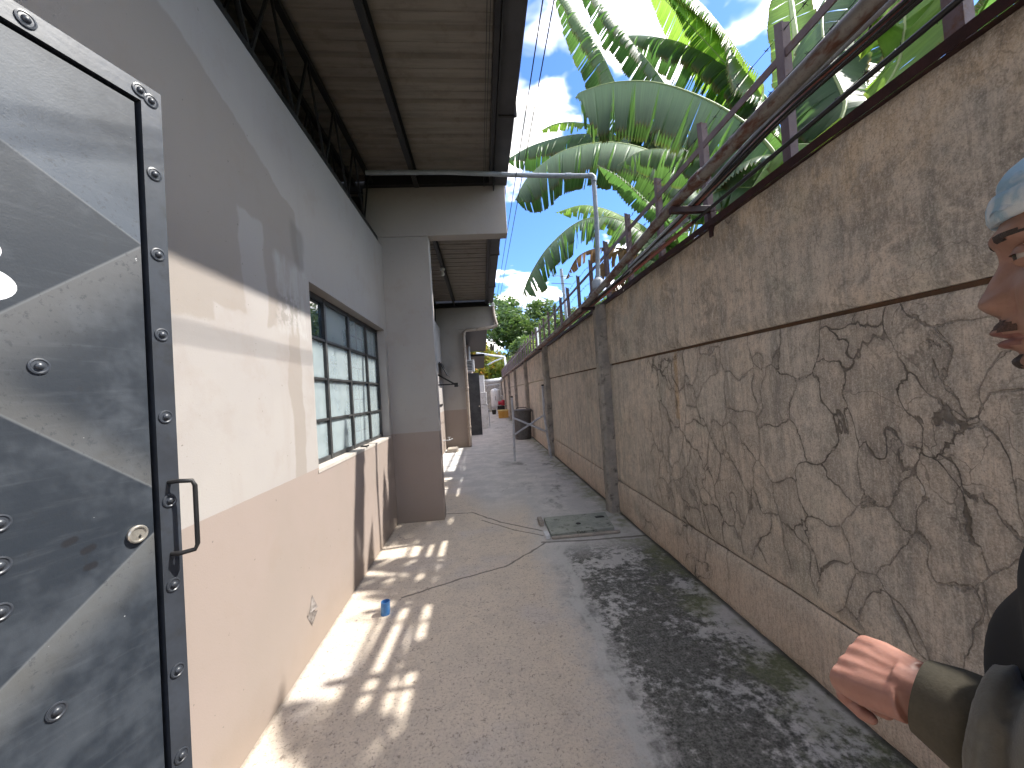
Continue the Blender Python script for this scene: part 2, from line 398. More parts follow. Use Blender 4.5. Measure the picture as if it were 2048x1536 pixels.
def f_wallpaint(n):
    p = n.pos(); x, y, z = n.xyz(p)
    q = n.warp(n.warp(p, 3.0, .14, 2), 14, .035, 4); _, wy, wz = n.xyz(q)
    f1 = n.noise(p, 1.2, 4); f3 = n.noise(p, 160, 3, .6); f2 = n.noise(p, 12, 5, .65)
    hi = (.355, .33, .312); lo = (.30, .246, .218)
    hi_ = n.mix(n.sm(f1, .4, .65), hi, (.335, .31, .295))
    lo_ = n.mix(n.sm(f1, .4, .65), lo, (.285, .238, .208))
    low = n.sub(1., n.sm(n.add(z, n.mul(n.sub(f2, .5), .004)), 1.078, 1.082))
    # darker first coat: a band whose upper edge falls away along the wall
    topedge = n.sub(3.05, n.mul(n.sub(wy, 1.5), .33))
    band = n.mul(n.sm(n.sub(topedge, wz), -.01, .01), n.sm(wz, 1.93, 1.95))
    band = n.mul(band, n.sub(1., n.sm(wy, 2.50, 2.53)))
    hole = box_mask(n, wy, wz, 1.93, 2.13, 1.85, 2.48, .012)
    hole2 = box_mask(n, wy, wz, 2.22, 2.62, 1.9, 2.36, .03)
    band = n.mul(band, n.sub(1., n.mx(hole, hole2)))
    run = box_mask(n, wy, wz, 2.34, 2.50, 1.0, 1.95, .012)
    run2 = box_mask(n, wy, wz, 1.45, 1.72, 1.86, 1.96, .012)
    sm_ = n.mx(n.mx(band, run), run2)
    c = n.mix(n.mul(sm_, .9), hi_, (.285, .252, .225))
    c = n.mix(low, c, lo_)
    gl = n.mul(hole2, n.sm(n.noise(n.vec(x, n.mul(y, 12.), n.mul(z, 3.)), 1.5, 5, .7), .42, .6))
    c = n.mix(n.mul(gl, .5), c, (.43, .42, .41))
    raw = n.mul(n.mul(box_mask(n, wy, wz, 2.20, 2.50, 1.95, 2.16, .03), n.sm(f2, .42, .55)), .6)
    raw2 = n.mul(box_mask(n, wy, wz, 2.44, 2.58, 2.36, 2.62, .03), .6)
    c = n.mix(n.mx(raw, raw2), c, (.19, .175, .16))
    grime = n.mul(n.sub(1., n.sm(n.add(z, n.mul(n.sub(n.noise(p, 4, 5, .7), .5), .35)), .0, .30)), .5)
    c = n.mix(n.mul(n.sm(n.noise(p, 3.3, 4, .7), .52, .68), .16), c, (.26, .20, .16))
    c = n.mix(n.mul(n.sm(n.noise(p, 90, 3, .7), .66, .72), .35), c, (.16, .13, .11))
    c = n.mix(grime, c, (.24, .19, .15))
    c = n.mix(n.mul(n.sm(n.noise(n.vec(x, n.mul(y, 5.), n.mul(z, .6)), 1.4, 5, .6), .5, .75), .18), c, (.28, .23, .2))
    c = n.mix(n.mul(n.sm(n.noise(p, 40, 2), .74, .78), .6), c, (.12, .1, .09))
    h = n.add(n.mul(f3, .25), n.mul(n.noise(p, 5, 2), .8))
    return {'Base Color': c, 'Normal': n.bump(h, .35, .006)}
M_paint = mat('wall_paint', (.5, .45, .4), .75, f_wallpaint, spec=.35)

M_black = generic((.010, .010, .011), (.018, .017, .017), 8, .5, .2, name='black_steel')
M_pane_frame = generic((.03, .032, .034), (.06, .06, .06), 9, .45, .2, name='window_steel')
M_purlin = generic((.02, .021, .024), (.03, .03, .03), 8, .45, .2, name='dark_purlin')
M_fascia = generic((.075, .075, .085), (.05, .05, .058), 3, .5, .15, name='fascia_grey', metal=.2)
def f_roof(n):
    p = n.pos(); x, y, z = n.xyz(p)
    a = n.noise(n.vec(n.mul(x, .8), n.mul(y, 9.), 0.), 2, 5, .65)
    c = n.mix(n.sm(a, .4, .65), (.25, .225, .195), (.20, .18, .155))
    c = n.mix(n.mul(n.sm(n.noise(p, 6, 5, .7), .5, .7), .4), c, (.14, .105, .08))
    return {'Base Color': c, 'Normal': n.bump(a, .25, .004)}
M_roof = mat('roof_underside', (.2, .18, .15), .65, f_roof, spec=.35)
M_rail = generic((.125, .085, .092), (.17, .125, .13), 5, .55, .25, name='mauve_painted_steel', dirt=(.13, .06, .03))
M_bracket = generic((.05, .02, .02), (.03, .014, .014), 10, .45, .2, name='maroon_steel')
def f_conduit(n):
    p = n.pos(); x, y, z = n.xyz(p)
    a = n.noise(n.vec(n.mul(x, 3.), n.mul(y, 1.2), n.mul(z, 3.)), 4, 7, .7)
    c = n.mix(n.sm(a, .45, .60), (.22, .205, .19), (.115, .048, .03))
    c = n.mix(n.mul(n.sm(n.noise(p, 50, 4, .7), .5, .7), .5), c, (.07, .035, .028))
    return {'Base Color': c, 'Roughness': n.add(.38, n.mul(a, .35)), 'Normal': n.bump(a, .3, .003)}
M_conduit = mat('rusty_conduit', (.2, .12, .1), .5, f_conduit, metal=.25)
M_redpipe = generic((.30, .085, .06), (.24, .12, .10), 4, .5, .2, name='faded_red_plastic')
M_cable = mat('black_cable', (.012, .012, .013), .45)
M_pvc = generic((.25, .29, .34), (.33, .37, .42), 5, .45, .15, name='grey_pvc', dirt=(.20, .22, .25))
M_pvc_beige = generic((.36, .30, .26), (.42, .36, .31), 4, .6, .2, name='beige_downpipe', dirt=(.20, .16, .13))
M_white = generic((.66, .68, .70), (.58, .60, .62), 4, .6, .15, name='white_plastic', dirt=(.42, .42, .40))
M_blue = generic((.04, .16, .42), (.10, .26, .50), 12, .4, .15, name='blue_pvc')
def f_pane(n):
    p = n.pos(); f = n.noise(p, 30, 4); y = n.xyz(p)[1]
    c = n.mix(n.sm(n.noise(p, 2.5, 4, .6), .35, .65), (.40, .48, .51), (.47, .55, .57))
    return {'Base Color': c, 'Normal': n.bump(n.noise(p, 60, 2), .06, .002)}
M_pane = mat('dusty_glass', (.3, .36, .38), .12, f_pane, spec=.6, Alpha=.50)
M_pane_clear = mat('clear_glass', (.03, .05, .07), .02, None, spec=1.0, Alpha=.9)
M_grille = mat('grille_paint', (.09, .11, .115), .6)
M_curtain = mat('curtain_cloth', (.55, .65, .68), .9)
M_dark = mat('dark_interior', (.02, .02, .02), .9)
M_bulb = mat('bulb_white', (.8, .8, .78), .3)

# ---------------------------------------------------------------- ground
g = MB(); g.grid(lambda a, b: (-1.11 + (1.53+1.11)*b, -4 + 36*a, 0), 3, 3)
gnd = tag(g.build('alley_floor', M_floor), kind='structure')
M_soil = generic((.10, .075, .045), (.06, .07, .03), 1.2, .95, .5, .02, name='garden_soil')
e = MB(); e.box(-900, 900, -900, 900, -.5, -.04)
tag(e.build('ground', M_soil), kind='structure')

# drain cover beside the perimeter wall
M_drain = generic((.36, .38, .34), (.26, .29, .26), 5, .9, .6, .008, name='mossy_slab', dirt=(.07, .075, .06))
dc = thing('drain_cover', (.98, 4.13, .0), 'cracked mossy concrete drain slab set in the floor by the wall column', 'drain cover')
m = MB(); P4 = [(.60, 3.885), (1.27, 3.93), (1.33, 4.42), (.61, 4.42)]
m.add([(x, y, z) for z in (.004, .034) for (x, y) in P4], [(4, 5, 6, 7), (0, 1, 5, 4), (1, 2, 6, 5), (2, 3, 7, 6), (3, 0, 4, 7)])
m.build('slab', M_drain, dc)
m = MB(); m.box(.535, .585, 3.84, 3.98, .003, .045, .006); m.build('edge_block', M_white, dc)
m = MB(); m.box(.535, .585, 4.22, 4.42, .003, .05, .006); m.build('edge_block', M_column, dc)
m = MB(); m.box(.60, 1.30, 3.825, 3.862, .003, .028, .006); m.build('rim', M_column, dc)
m = MB(); m.lathe((.94, 4.12, .0355), [(.028, 0), (.026, .001)], 14); m.build('finger_hole', M_dark, dc)
m = MB(); m.box(1.17, 1.27, 4.24, 4.29, .035, .037); m.build('finger_hole', M_dark, dc)

# stub of blue pipe
bp = MB(); c0 = (-.775, 2.80)
bp.lathe((c0[0], c0[1], 0), [(.031, 0), (.031, .088), (.027, .090), (.026, .02)], 24, cap=False)
bp.v = [(x+z*.06, y, z) for (x, y, z) in bp.v]
o = bp.build('pipe_stub', M_blue, smooth=False, loc=(c0[0], c0[1], 0)); smooth_angle(o)
tag(o, 'short stub of blue plastic pipe standing up from the floor', 'pipe')

# ---------------------------------------------------------------- building on the left
bld = thing('building', (-1.2, 4.7, 0), 'long single storey painted building with deep steel eaves along the left of the alley', 'building')
XW = -1.11
def wallbox(y0, y1, z0, z1, x0=-1.31, x1=XW): return (x0, x1, y0, y1, z0, z1)
WY0, WY1, WZ0, WZ1 = 2.655, 4.64, 1.065, 2.325
m = MB()
m.box(*wallbox(-3, WY0, 0, 3.37)); m.box(*wallbox(WY1, 4.76, 0, 3.37))
m.box(*wallbox(WY0, WY1, 0, WZ0)); m.box(*wallbox(WY0, WY1, WZ1, 3.37))
m.box(-1.31, XW, 4.9, 11.1, 0, 3.45)
m.build('wall', M_paint, bld)
# chipped plaster flakes
m = MB(); k = (XW+.002, 2.44, .255)
m.add([(k[0], k[1]-.03, k[2]+.0), (k[0]+.016, k[1]+.05, k[2]+.0), (k[0], k[1]+.018, k[2]+.09), (k[0]+.004, k[1]+.012, k[2]+.012)],
      [(0, 3, 2), (3, 1, 2), (0, 1, 3)])
m.add([(k[0], k[1]-.05, k[2]-.012), (k[0]+.02, k[1]+.035, k[2]-.014), (k[0], k[1]+.0, k[2]-.085), (k[0]+.008, k[1]-.055, k[2]+.02)],
      [(0, 1, 2), (0, 3, 1)])
m.build('plaster_chip', generic((.30, .27, .25), (.12, .10, .09), 30, .9, .5, name='raw_plaster'), bld)
# window
wn = MB(); t_ = .035
xs0, xs1 = -1.235, -1.195
yv = [WY0+.0, 3.12, 3.66, 4.20, WY1]; zv = [WZ0+.0, 1.395, 1.70, 1.995, WZ1]
zv2 = [WZ0, 1.38, 1.69, 1.99, WZ1]
for i, y in enumerate(yv):
    w_ = .03 if i in (0, 4) else .034
    yy0 = y if i == 0 else (y-w_ if i == 4 else y-w_/2)
    wn.box(xs0, xs1, yy0, yy0+w_, WZ0, WZ1)
edges = [(yv[0]+.03, yv[1]-.017), (yv[1]+.017, yv[2]-.017), (yv[2]+.017, yv[3]-.017), (yv[3]+.017, yv[4]-.03)]
for j, z in enumerate(zv2):
    h_ = .036 if j in (0, 4) else .018
    zz0 = z if j == 0 else (z-h_ if j == 4 else z-h_/2)
    for (a, b) in edges: wn.box(xs0+.004, xs1-.004, a, b, zz0, zz0+h_)
win = wn.build('window', M_pane_frame, bld)
for (a, b) in edges:
    for j in range(4):
        z0 = zv2[j]+(.036 if j == 0 else .009); z1 = zv2[j+1]-(.036 if j == 3 else .009)
        p_ = MB(); p_.box(-1.2215, -1.2175, a, b, z0, z1)
        p_.build('pane', M_pane_clear if (j == 3 and a < 3) else M_pane, win)
gr = MB()
y = WY0+.1
while y < WY1-.03: gr.box(-1.240, -1.234, y, y+.016, WZ0, WZ1); y += .175
for z in np.arange(WZ0+.14, WZ1, .155): gr.box(-1.2335, -1.229, WY0, WY1, z, z+.012)
gr.build('grille', M_grille, win)
cb = MB(); cb.grid(lambda a, b: (-1.345+.012*sin(a*70), WY0-.3+a*2.6, .8+b*1.8), 120, 2); cb.build('curtain', M_curtain, win)
s_ = MB(); s_.box(-1.31, XW+.004, WY0-.015, WY1+.02, WZ0-.02, WZ0+.003); s_.build('sill', generic((.5, .46, .42), (.42, .38, .34), 6, .8, .3, name='sill_paint'), win)
h_ = MB(); h_.tube([(-1.17, 3.72, 1.08), (-1.12, 3.74, 1.075), (-1.09, 3.70, 1.085)], .008, 8); h_.build('stay_latch', M_black, win)

# portal frames: pillar + beam
def portal(y0, th, xr_p, xr_b, zb, zt):
    m = MB(); m.box(-1.30, xr_p, y0, y0+th, 0, zb-.002, .006); m.build('pillar', M_paint, bld)
    m = MB(); m.box(-1.30, xr_b, y0, y0+th, zb, zt, .006); m.build('beam', M_paint, bld)
    m = MB(); m.box(-1.25, xr_b-.12, y0-.05, y0+.08, zt+.002, zt+.12)
    m.box(-1.25, xr_b-.12, y0-.10, y0-.052, zt-.02, zt+.02); m.build('steel_beam', M_black, bld)
portal(4.76, .17, -.548, .437, 3.48, 4.092)
portal(11.12, .17, -.40, .47, 3.38, 4.02)
# roof sheets with ribs running across
def roof(y0, y1, z, x0=-4.2, x1=.33, name='roof_sheet'):
    V = []; Fs = []; y = y0; pr = []
    while y < y1:
        pr += [(y, z), (y+.018, z+.028), (y+.045, z+.028), (y+.063, z)]
        pr += [(y+.142, z), (y+.146, z+.006), (y+.158, z+.006), (y+.162, z)]
        y += .24
    pr.append((y1, z))
    for (a, b) in pr: V += [(x0, a, b+.05), (x1, a, b)]
    Fs = [(2*i, 2*i+2, 2*i+3, 2*i+1) for i in range(len(pr)-1)]
    k = len(V); V += [(x, yy, zz+.012) for (x, yy, zz) in V]; Fs += [tuple(j+k for j in f[::-1]) for f in Fs]
    link(name, V, Fs, M_roof, bld)
roof(-3, 4.72, 4.20); roof(4.96, 11.1, 4.20)
# steel purlins (C sections) along the building, edge channel, fascia, gutter
def csec(x, y0, y1, z0, h=.15, w=.055):
    m = MB(); m.box(x, x+.006, y0, y1, z0, z0+h); m.box(x+.0065, x+w, y0, y1, z0, z0+.006); m.box(x+.0065, x+w, y0, y1, z0+h-.006, z0+h)
    m.box(x+w-.005, x+w, y0, y1, z0+.0065, z0+.024); return m
for (ya, yb) in ((-3, 4.69), (4.96, 11.05)):
    csec(-.665, ya, yb, 4.045).build('purlin', M_purlin, bld)
    csec(.245, ya, yb, 4.06, .14, .04).build('purlin', M_purlin, bld)
    m = MB(); m.box(.305, .311, ya-.02, yb+.1, 4.10, 4.30); m.box(.312, .46, ya-.02, yb+.1, 4.10, 4.106)
    m.box(.461, .467, ya-.02, yb+.1, 4.098, 4.27, .0); m.box(.4675, .480, ya-.02, yb+.1, 4.255, 4.27)
    m.build('gutter', M_fascia, bld)
    m = MB(); m.box(.290, .303, ya-.02, yb+.1, 4.02, 4.25); m.build('fascia', M_purlin, bld)
for y in (1.45, 3.55, 7.2, 9.4):
    m = MB(); m.box(.300, .486, y, y+.025, 4.090, 4.097); m.box(.4685, .488, y, y+.025, 4.0975, 4.25); m.build('gutter_strap', M_black, bld)
m = MB(); m.tube([(.18, 0, 4.03), (.19, 2, 4.0), (.17, 4.66, 4.02)], .003, 5); m.tube([(.21, 0, 4.03), (.215, 2, 4.01), (.185, 4.66, 4.02)], .003, 5)
m.build('hanging_wire', M_cable, bld)
# lattice truss along the wall head
def lattice(y0, y1, x=-1.17, z0=3.46, z1=4.12):
    m = MB()
    for xx in (x, x-.22):
        for z in (z0, z1): m.box(xx-.022, xx+.022, y0, y1, z-.022, z+.022)
        y = y0; up = True
        while y+.26 < y1:
            m.bar((xx+.001, y, z0 if up else z1), (xx+.001, y+.26, z1 if up else z0), .016, .016); y += .26; up = not up
    m.build('lattice_truss', M_black, bld)
lattice(-3, 4.74); lattice(4.96, 11.1)
m = MB(); m.box(-4.2, -1.312, -3, 11.2, 3.30, 3.35); m.box(-4.2, -4.1, -3, 11.2, 3.35, 4.3); m.box(-4.1, -1.33, 11.22, 11.28, 3.35, 4.3)
m.box(-4.1, -1.33, -3.1, -3.0, 3.35, 4.4)
m.build('attic_floor', M_dark, bld)
m = MB(); m.box(-4.2, .29, 4.86, 4.90, 4.096, 4.26); m.box(-4.2, -1.31, 4.86, 4.90, 3.35, 4.044); m.build('attic_screen', M_purlin, bld)
m = MB(); m.box(-4.2, .29, 11.22, 11.26, 4.025, 4.30); m.build('attic_screen', M_purlin, bld)
m = MB(); m.box(-1.60, -1.58, -3, 4.85, 3.351, 4.19); m.box(-1.60, -1.58, 4.96, 11.2, 3.351, 4.19); m.build('attic_dark_sheet', M_dark, bld)  # added black sheets standing in for the darkness inside the attic
m = MB(); m.box(-1.9, -1.42, 2.2, 5.0, .0, 3.28); m.build('inner_room', M_dark, bld)
# lamp under the second bay
m = MB(); m.lathe((-.637, 7.68, 4.045), [(.012, 0), (.035, -.004), (.055, -.02), (.04, -.05), (.03, -.06)], 16)
lh = m.build('lamp_holder', M_white, bld)
m = MB(); m.lathe((-.637, 7.68, 3.985), [(.016, 0), (.022, -.02), (.038, -.06), (.034, -.085), (.015, -.10), (.002, -.104)], 16); smooth_angle(m.build('bulb', M_bulb, lh))
# gutter outlet and downpipe at the second pillar
m = MB(); m.box(.40, .50, 11.00, 11.10, 3.98, 4.09, .01); m.build('gutter_outlet', M_white, bld)
m = MB(); m.tube([(.45, 11.05, 3.98), (.47, 11.05, 3.7), (.53, 11.05, 3.45)], .045, 12); m.tube([(.55, 11.05, 3.43), (.3, 11.04, 3.37), (-.36, 11.04, 3.33), (-.43, 11.04, 3.25), (-.43, 11.04, .05)], .045, 14)
for z in (3.2, 1.66, .55): m.lathe((-.43, 11.04, z), [(.05, 0), (.054, .01), (.054, .05), (.05, .06)], 14)
o = m.build('downpipe', M_pvc_beige, bld); smooth_angle(o)
# steel clothes-line bracket fixed on the wall of the second bay
m = MB(); m.bar((XW, 7.5, 2.09), (-.53, 7.5, 1.72), .03, .03); m.bar((XW, 7.5, 1.72), (-.50, 7.5, 1.715), .025, .025); m.box(-.53, -.46, 7.47, 7.53, 1.66, 1.74)
m.tube([(-.49, 7.5, 1.70), (-.45, 9.2, 1.68), (-.42, 11.0, 1.66)], .006, 6)
m.build('wall_bracket', M_black, bld)
# small awning window open in the second bay
m = MB(); m.box(-1.09, -1.07, 10.2, 11.0, 2.02, 2.40)
m.v = [(x+(2.40-z)*.5, y, z) for (x, y, z) in m.v]; m.build('awning_window', M_black, bld)
m = MB(); m.box(XW+.001, XW+.02, 9.5, 10.6, 1.24, 1.29); m.build('shelf_angle', M_black, bld)
# tap by the foot of the second pillar
m = MB(); m.tube([(-1.11, 10.3, .33), (-.93, 10.3, .33), (-.86, 10.3, .36)], .014, 8); m.tube([(-.95, 10.3, .33), (-.95, 10.3, .40)], .01, 8); m.bar((-.99, 10.3, .405), (-.91, 10.3, .405), .012, .012)
m.build('tap', M_white, bld)
m = MB(); m.box(-1.02, -.74, 10.25, 10.60, 0, .11, .02)
tag(m.build('concrete_block', generic((.45, .40, .33), (.35, .31, .27), 12, .9, .5, name='pale_block'), loc=(-.88, 10.4, 0)), 'pale rough block lying under the tap at the foot of the far pillar', 'block')

# ---- steel door leaf standing open, hinged towards the camera
EDG = Vector((-.80, 1.07, 0)); ang = radians(19.2)
dh = Vector((-sin(ang), -cos(ang), 0)); dn = Vector((cos(ang), -sin(ang), 0))     # along leaf, outward normal
DW, DZ0, DZ1 = .95, .04, 2.345
def dpt(u, w, z): return tuple(EDG + dh*u + dn*w + Vector((0, 0, z)))
def dbox(m, u0, u1, w0, w1, z0, z1):
    return m.add([dpt(u, w, z) for z in (z0, z1) for w in (w0, w1) for u in (u0, u1)],
                 [(0, 1, 3, 2), (4, 6, 7, 5), (0, 4, 5, 1), (2, 3, 7, 6), (0, 2, 6, 4), (1, 5, 7, 3)])
def f_door(n):
    p = n.pos(); x, y, z = n.xyz(p)
    # printed folded-paper pattern in greys: u runs along the leaf
    u = n.add(n.mul(n.sub(x, EDG.x), dh.x), n.mul(n.sub(y, EDG.y), dh.y))
    def side(ax, az, bx, bz):     # signed distance from line a-b
        dx, dz = bx-ax, bz-az; L = sqrt(dx*dx+dz*dz)
        return n.m('DIVIDE', n.sub(n.mul(n.sub(u, ax), dz), n.mul(n.sub(z, az), dx)), L)
    def lit(u, v): d = ray(u, v); q = np.array(EDG)-EYE; nn = np.array(dn); t = (q@nn)/(d@nn); P_ = EYE+d*t; return (float((P_-np.array(EDG))@np.array(dh)), float(P_[2]))
    c = (.020, .026, .035)
    def fold(c, A, B, col, wdt, shade=.8):
        s1 = side(*lit(*A), *lit(*B))
        m_ = n.mul(n.sm(s1, -.002, .002), n.sub(1., n.sm(s1, .0, wdt)))
        edge = n.sub(1., n.sm(n.m('ABSOLUTE', s1), .0, .004))
        return n.mix(n.mul(edge, .35), n.mix(n.mul(m_, shade), c, col), (.2, .21, .22))
    c = fold(c, (-60, 230), (300, 500), (.085, .105, .135), .22, .6)
    c = fold(c, (300, 485), (-60, 655), (.13, .13, .13), .14, .6)
    c = fold(c, (-60, 800), (330, 985), (.11, .11, .108), .085, .7)
    c = fold(c, (335, 1040), (-60, 1445), (.125, .125, .12), .10, .75)
    br = n.noise(n.vec(n.mul(u, 4.), 0., n.mul(z, 40.)), 1.5, 6, .7)
    c = n.mix(n.mul(n.sm(br, .5, .75), .14), c, (.14, .15, .165))
    c = n.mix(n.mul(n.sm(n.noise(p, 75, 4, .75), .56, .66), .5), c, (.022, .025, .03))
    c = n.mix(n.mul(n.sm(n.noise(p, 5, 4, .7), .45, .65), .25), c, (.12, .135, .155))
    c = n.mix(n.mul(n.sm(n.noise(p, 60, 2), .76, .79), .8), c, (.5, .5, .5))
    for (a, b_) in (((135, 1088), (150, 1080)), ((172, 1103), (187, 1095)), ((178, 1135), (190, 1130))):
        c = n.mix(n.mul(seg_mask(n, u, z, [lit(*a), lit(*b_)], .010), .8), c, (.015, .015, .018))
    h = n.add(n.mul(n.noise(p, 45, 3), .35), n.mul(n.noise(p, 200, 3, .6), .5))
    return {'Base Color': c, 'Normal': n.bump(n.add(h, n.mul(n.noise(p, 3, 2), .5)), .12, .004), 'Roughness': n.add(.40, n.mul(n.noise(p, 6, 4), .22))}
M_door = mat('printed_steel', (.08, .09, .1), .38, f_door, spec=.45)
M_dframe = generic((.045, .052, .065), (.03, .034, .042), 5, .36, .06, name='door_frame_paint', spec=.6, dirt=(.03, .032, .036))
m = MB(); dbox(m, .058, DW-.058, -.035, -.004, DZ0+.05, DZ1-.06); door = m.build('door', M_door, bld, loc=tuple(EDG))
for ua, ub in ((0, .046), (DW-.046, DW)):
    m = MB(); dbox(m, ua, ub, -.036, .001, DZ0, DZ1-.0001); m.build('door_stile', M_dframe, door)
for za, zb in ((DZ1-.048, DZ1), (DZ0, DZ0+.045)):
    m = MB(); dbox(m, .0462, DW-.0462, -.036, .0008, za, zb); m.build('door_rail', M_dframe, door)
m = MB(); dbox(m, .0465, DW-.0465, -.0365, -.0355, DZ0+.046, DZ1-.049); m.build('backing_sheet', M_dark, door)
def on_door(u, v):
    d = ray(u, v); q = np.array(EDG)-EYE; nn = np.array(dn); t = (q@nn)/(d@nn); P_ = EYE+d*t
    return float((P_-np.array(EDG))@np.array(dh)), float(P_[2])
from mathutils import Matrix as _M
DROT = _M((dn, Vector((0, 0, 1)).cross(dn), Vector((0, 0, 1)))).transposed()   # local x -> outward normal
def dlathe(u, w, z, prof, seg, name, mt):
    m = MB(); m.lathe((0, 0, 0), prof, seg, axis='x'); c = Vector(dpt(u, w, z))
    m.v = [tuple(c + DROT @ Vector(q)) for q in m.v]; o = m.build(name, mt, door, loc=tuple(c)); return smooth_angle(o, 40)
bolt0 = None
bolts = [(.024, on_door(*q)[1], .0015) for q in ((302, 203), (308, 349), (318, 510), (327, 670), (337, 833), (350, 998), (355, 1165), (365, 1333), (374, 1500))]
bolts += [(on_door(278, 168)[0], DZ1-.024, .0015), (on_door(50, 28)[0], DZ1-.024, .0015)]
bolts += [(on_door(q[0], q[1])[0], on_door(*q)[1], -.0035) for q in ((80, 732), (115, 1423), (0, 1047), (0, 1132), (2, 1225))]
for i, (u, z, w) in enumerate(bolts):
    if bolt0 is None:
        bolt0 = dlathe(u, w, z, [(.0, .0), (.0165, .0), (.0165, .002), (.0135, .0028), (.0115, .0012), (.0075, .0015), (.0072, .004), (.005, .0065), (.001, .0075)], 20, 'bolt', M_dframe)
        base_ = Vector(dpt(u, w, z))
    else:
        b_ = bolt0.copy(); COL.objects.link(b_); b_.parent = door; b_.location = bolt0.location + (Vector(dpt(u, w, z))-base_)
u_, z_ = on_door(275, 1068)
M_lock = generic((.55, .52, .46), (.42, .40, .36), 20, .3, .2, name='lock_brass', metal=.7)
dlathe(u_, -.003, z_, [(0, 0), (.020, 0), (.0205, .006), (.018, .009), (.015, .0085), (.0145, .006), (.001, .006)], 28, 'lock', M_lock)
m = MB(); c = Vector(dpt(u_-.003, .0035, z_-.006)); m.box(-.001, .0012, -.001, .001, -.0035, .0035); m.box(-.001, .0013, -.003, .003, -.0007, .0007)
m.v = [tuple(c + DROT @ Vector(q)) for q in m.v]; m.build('keyhole', M_dark, door)
zh1, zh0 = on_door(350, 962)[1], on_door(350, 1105)[1]
m = MB(); m.tube([dpt(.024, .0, zh1), dpt(.018, .022, zh1+.002), dpt(-.004, .040, zh1-.002), dpt(-.008, .044, zh1-.015), dpt(-.008, .044, zh0+.015), dpt(-.004, .040, zh0+.002), dpt(.018, .022, zh0), dpt(.024, 0, zh0)], .0055, 10)
smooth_angle(m.build('handle', M_black, door), 60)
# white printed letter on the leaf: two lobes of a capital B
lu, lz = on_door(0, 470); lu2, lz2 = on_door(0, 600)
m = MB(); H_ = lz-lz2; uR = on_door(36, 560)[0]
def lobe(cz, ru, rz, cu):
    pts = [dpt(cu - ru*cos(a), -.0035, cz + rz*sin(a)) for a in np.linspace(-pi/2, pi/2, 16)] 
    pts += [dpt(cu+.10, -.0035, cz+rz), dpt(cu+.10, -.0035, cz-rz)]
    k = len(m.v); m.v += pts; m.f.append(tuple(range(k, k+len(pts)))[::-1])
lobe(lz-.24*H_, .050, .26*H_, uR+.068)
lobe(lz2+.23*H_, .058, .285*H_, uR+.058)
m.build('printed_letter', mat('white_print', (.8, .82, .84), .4), door)

# ---------------------------------------------------------------- perimeter wall
pw = thing('perimeter_wall', (1.6, 12, 0), 'tall weathered precast concrete wall with cracked panels along the right of the alley', 'wall')
COLY = [.35, 4.45, 8.55, 12.6, 16.7, 20.8, 24.9, 29.0]
bays = [(-3.6, .30)] + list(zip([y+.17 for y in COLY[:-1]], COLY[1:]))
ztop = 2.46
for i, (a, b) in enumerate(bays):
    xo = [0, .0, .006, .002, .0, .004, .0, .0][i]
    for (z0, z1, dx) in ((0, .372, .0), (.378, 1.732, .006), (1.752, ztop, -.004)):
        m = MB()
        x0 = 1.52+dx+xo
        if i in (1, 2):      # bulging, uneven cast face
            def fn_(s, t, x0=x0, z0=z0, z1=z1, a=a, b=b):
                y = a+(b-a)*s; z = z0+(z1-z0)*t
                e = min(t, 1-t)*(z1-z0); r = max(0, 1-e/.012)
                return (x0 + .012*r*r + .010*mnoise.noise(Vector((y*1.7, z*2.1, i))) + .004*mnoise.noise(Vector((y*9, z*9, 3))), y, z)
            m.grid(fn_, int((b-a)*26), max(9, int((z1-z0)*30)))
            m.box(x0+.02, 1.66, a, b, z0, z1)
        else: m.box(x0, 1.66, a, b, z0, z1, .008)
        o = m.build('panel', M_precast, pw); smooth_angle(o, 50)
    m = MB(); m.box(1.545, 1.64, a, b, .3725, .3775); m.box(1.545, 1.64, a, b, 1.733, 1.751)
    m.build('mortar_joint', generic((.13, .07, .04), (.09, .06, .04), 12, .9, .5, name='joint_mortar'), pw) if i < 3 else None
jm = bpy.data.materials.get('joint_mortar')
for i, y in enumerate(COLY):
    m = MB()
    x0, x1 = 1.40, 1.70; ch = .035
    prof = [(1.525, y), (x0+ch*.3, y), (x0, y+ch*.5), (x0, y+.15), (x0+.02, y+.17), (x1, y+.17), (x1, y)]
    prof = [(x1, y), (1.43, y), (x0, y+.028), (x0, y+.142), (1.43, y+.17), (x1, y+.17)]
    zs = list(np.linspace(0, 2.40, 14)) + [2.47]
    V = []; nP = len(prof)
    for j, z in enumerate(zs):
        for (px, py) in prof:
            r = .004*mnoise.noise(Vector((px*7+i*3, py*7, z*4)))
            V.append((px+(r if px < 1.5 else 0)+(.02 if (j == len(zs)-1 and px < 1.5) else 0), py+r*.6, z))
    Fs = [(j*nP+k, (j+1)*nP+k, (j+1)*nP+(k+1) % nP, j*nP+(k+1) % nP) for j in range(len(zs)-1) for k in range(nP)]
    Fs.append(tuple((len(zs)-1)*nP+k for k in range(nP))[::-1])
    m.add(V, Fs); m.build('column', M_column, pw)
m = MB(); m.box(1.50, 1.505, -3.6, 30, ztop+.004, ztop+.045); m.box(1.506, 1.56, -3.6, 30, ztop+.040, ztop+.045)
m.box(1.506, 1.65, -3.6, 30, ztop+.001, ztop+.004)
m.build('top_angle', M_bracket, pw)
# end wall of the alley
m = MB(); m.box(-1.4, 1.7, 30.2, 30.4, 0, 2.6, .01)
tag(m.build('end_wall', M_column, loc=(0, 30.3, 0)), 'low grey wall closing the far end of the alley behind the white tank', 'wall')
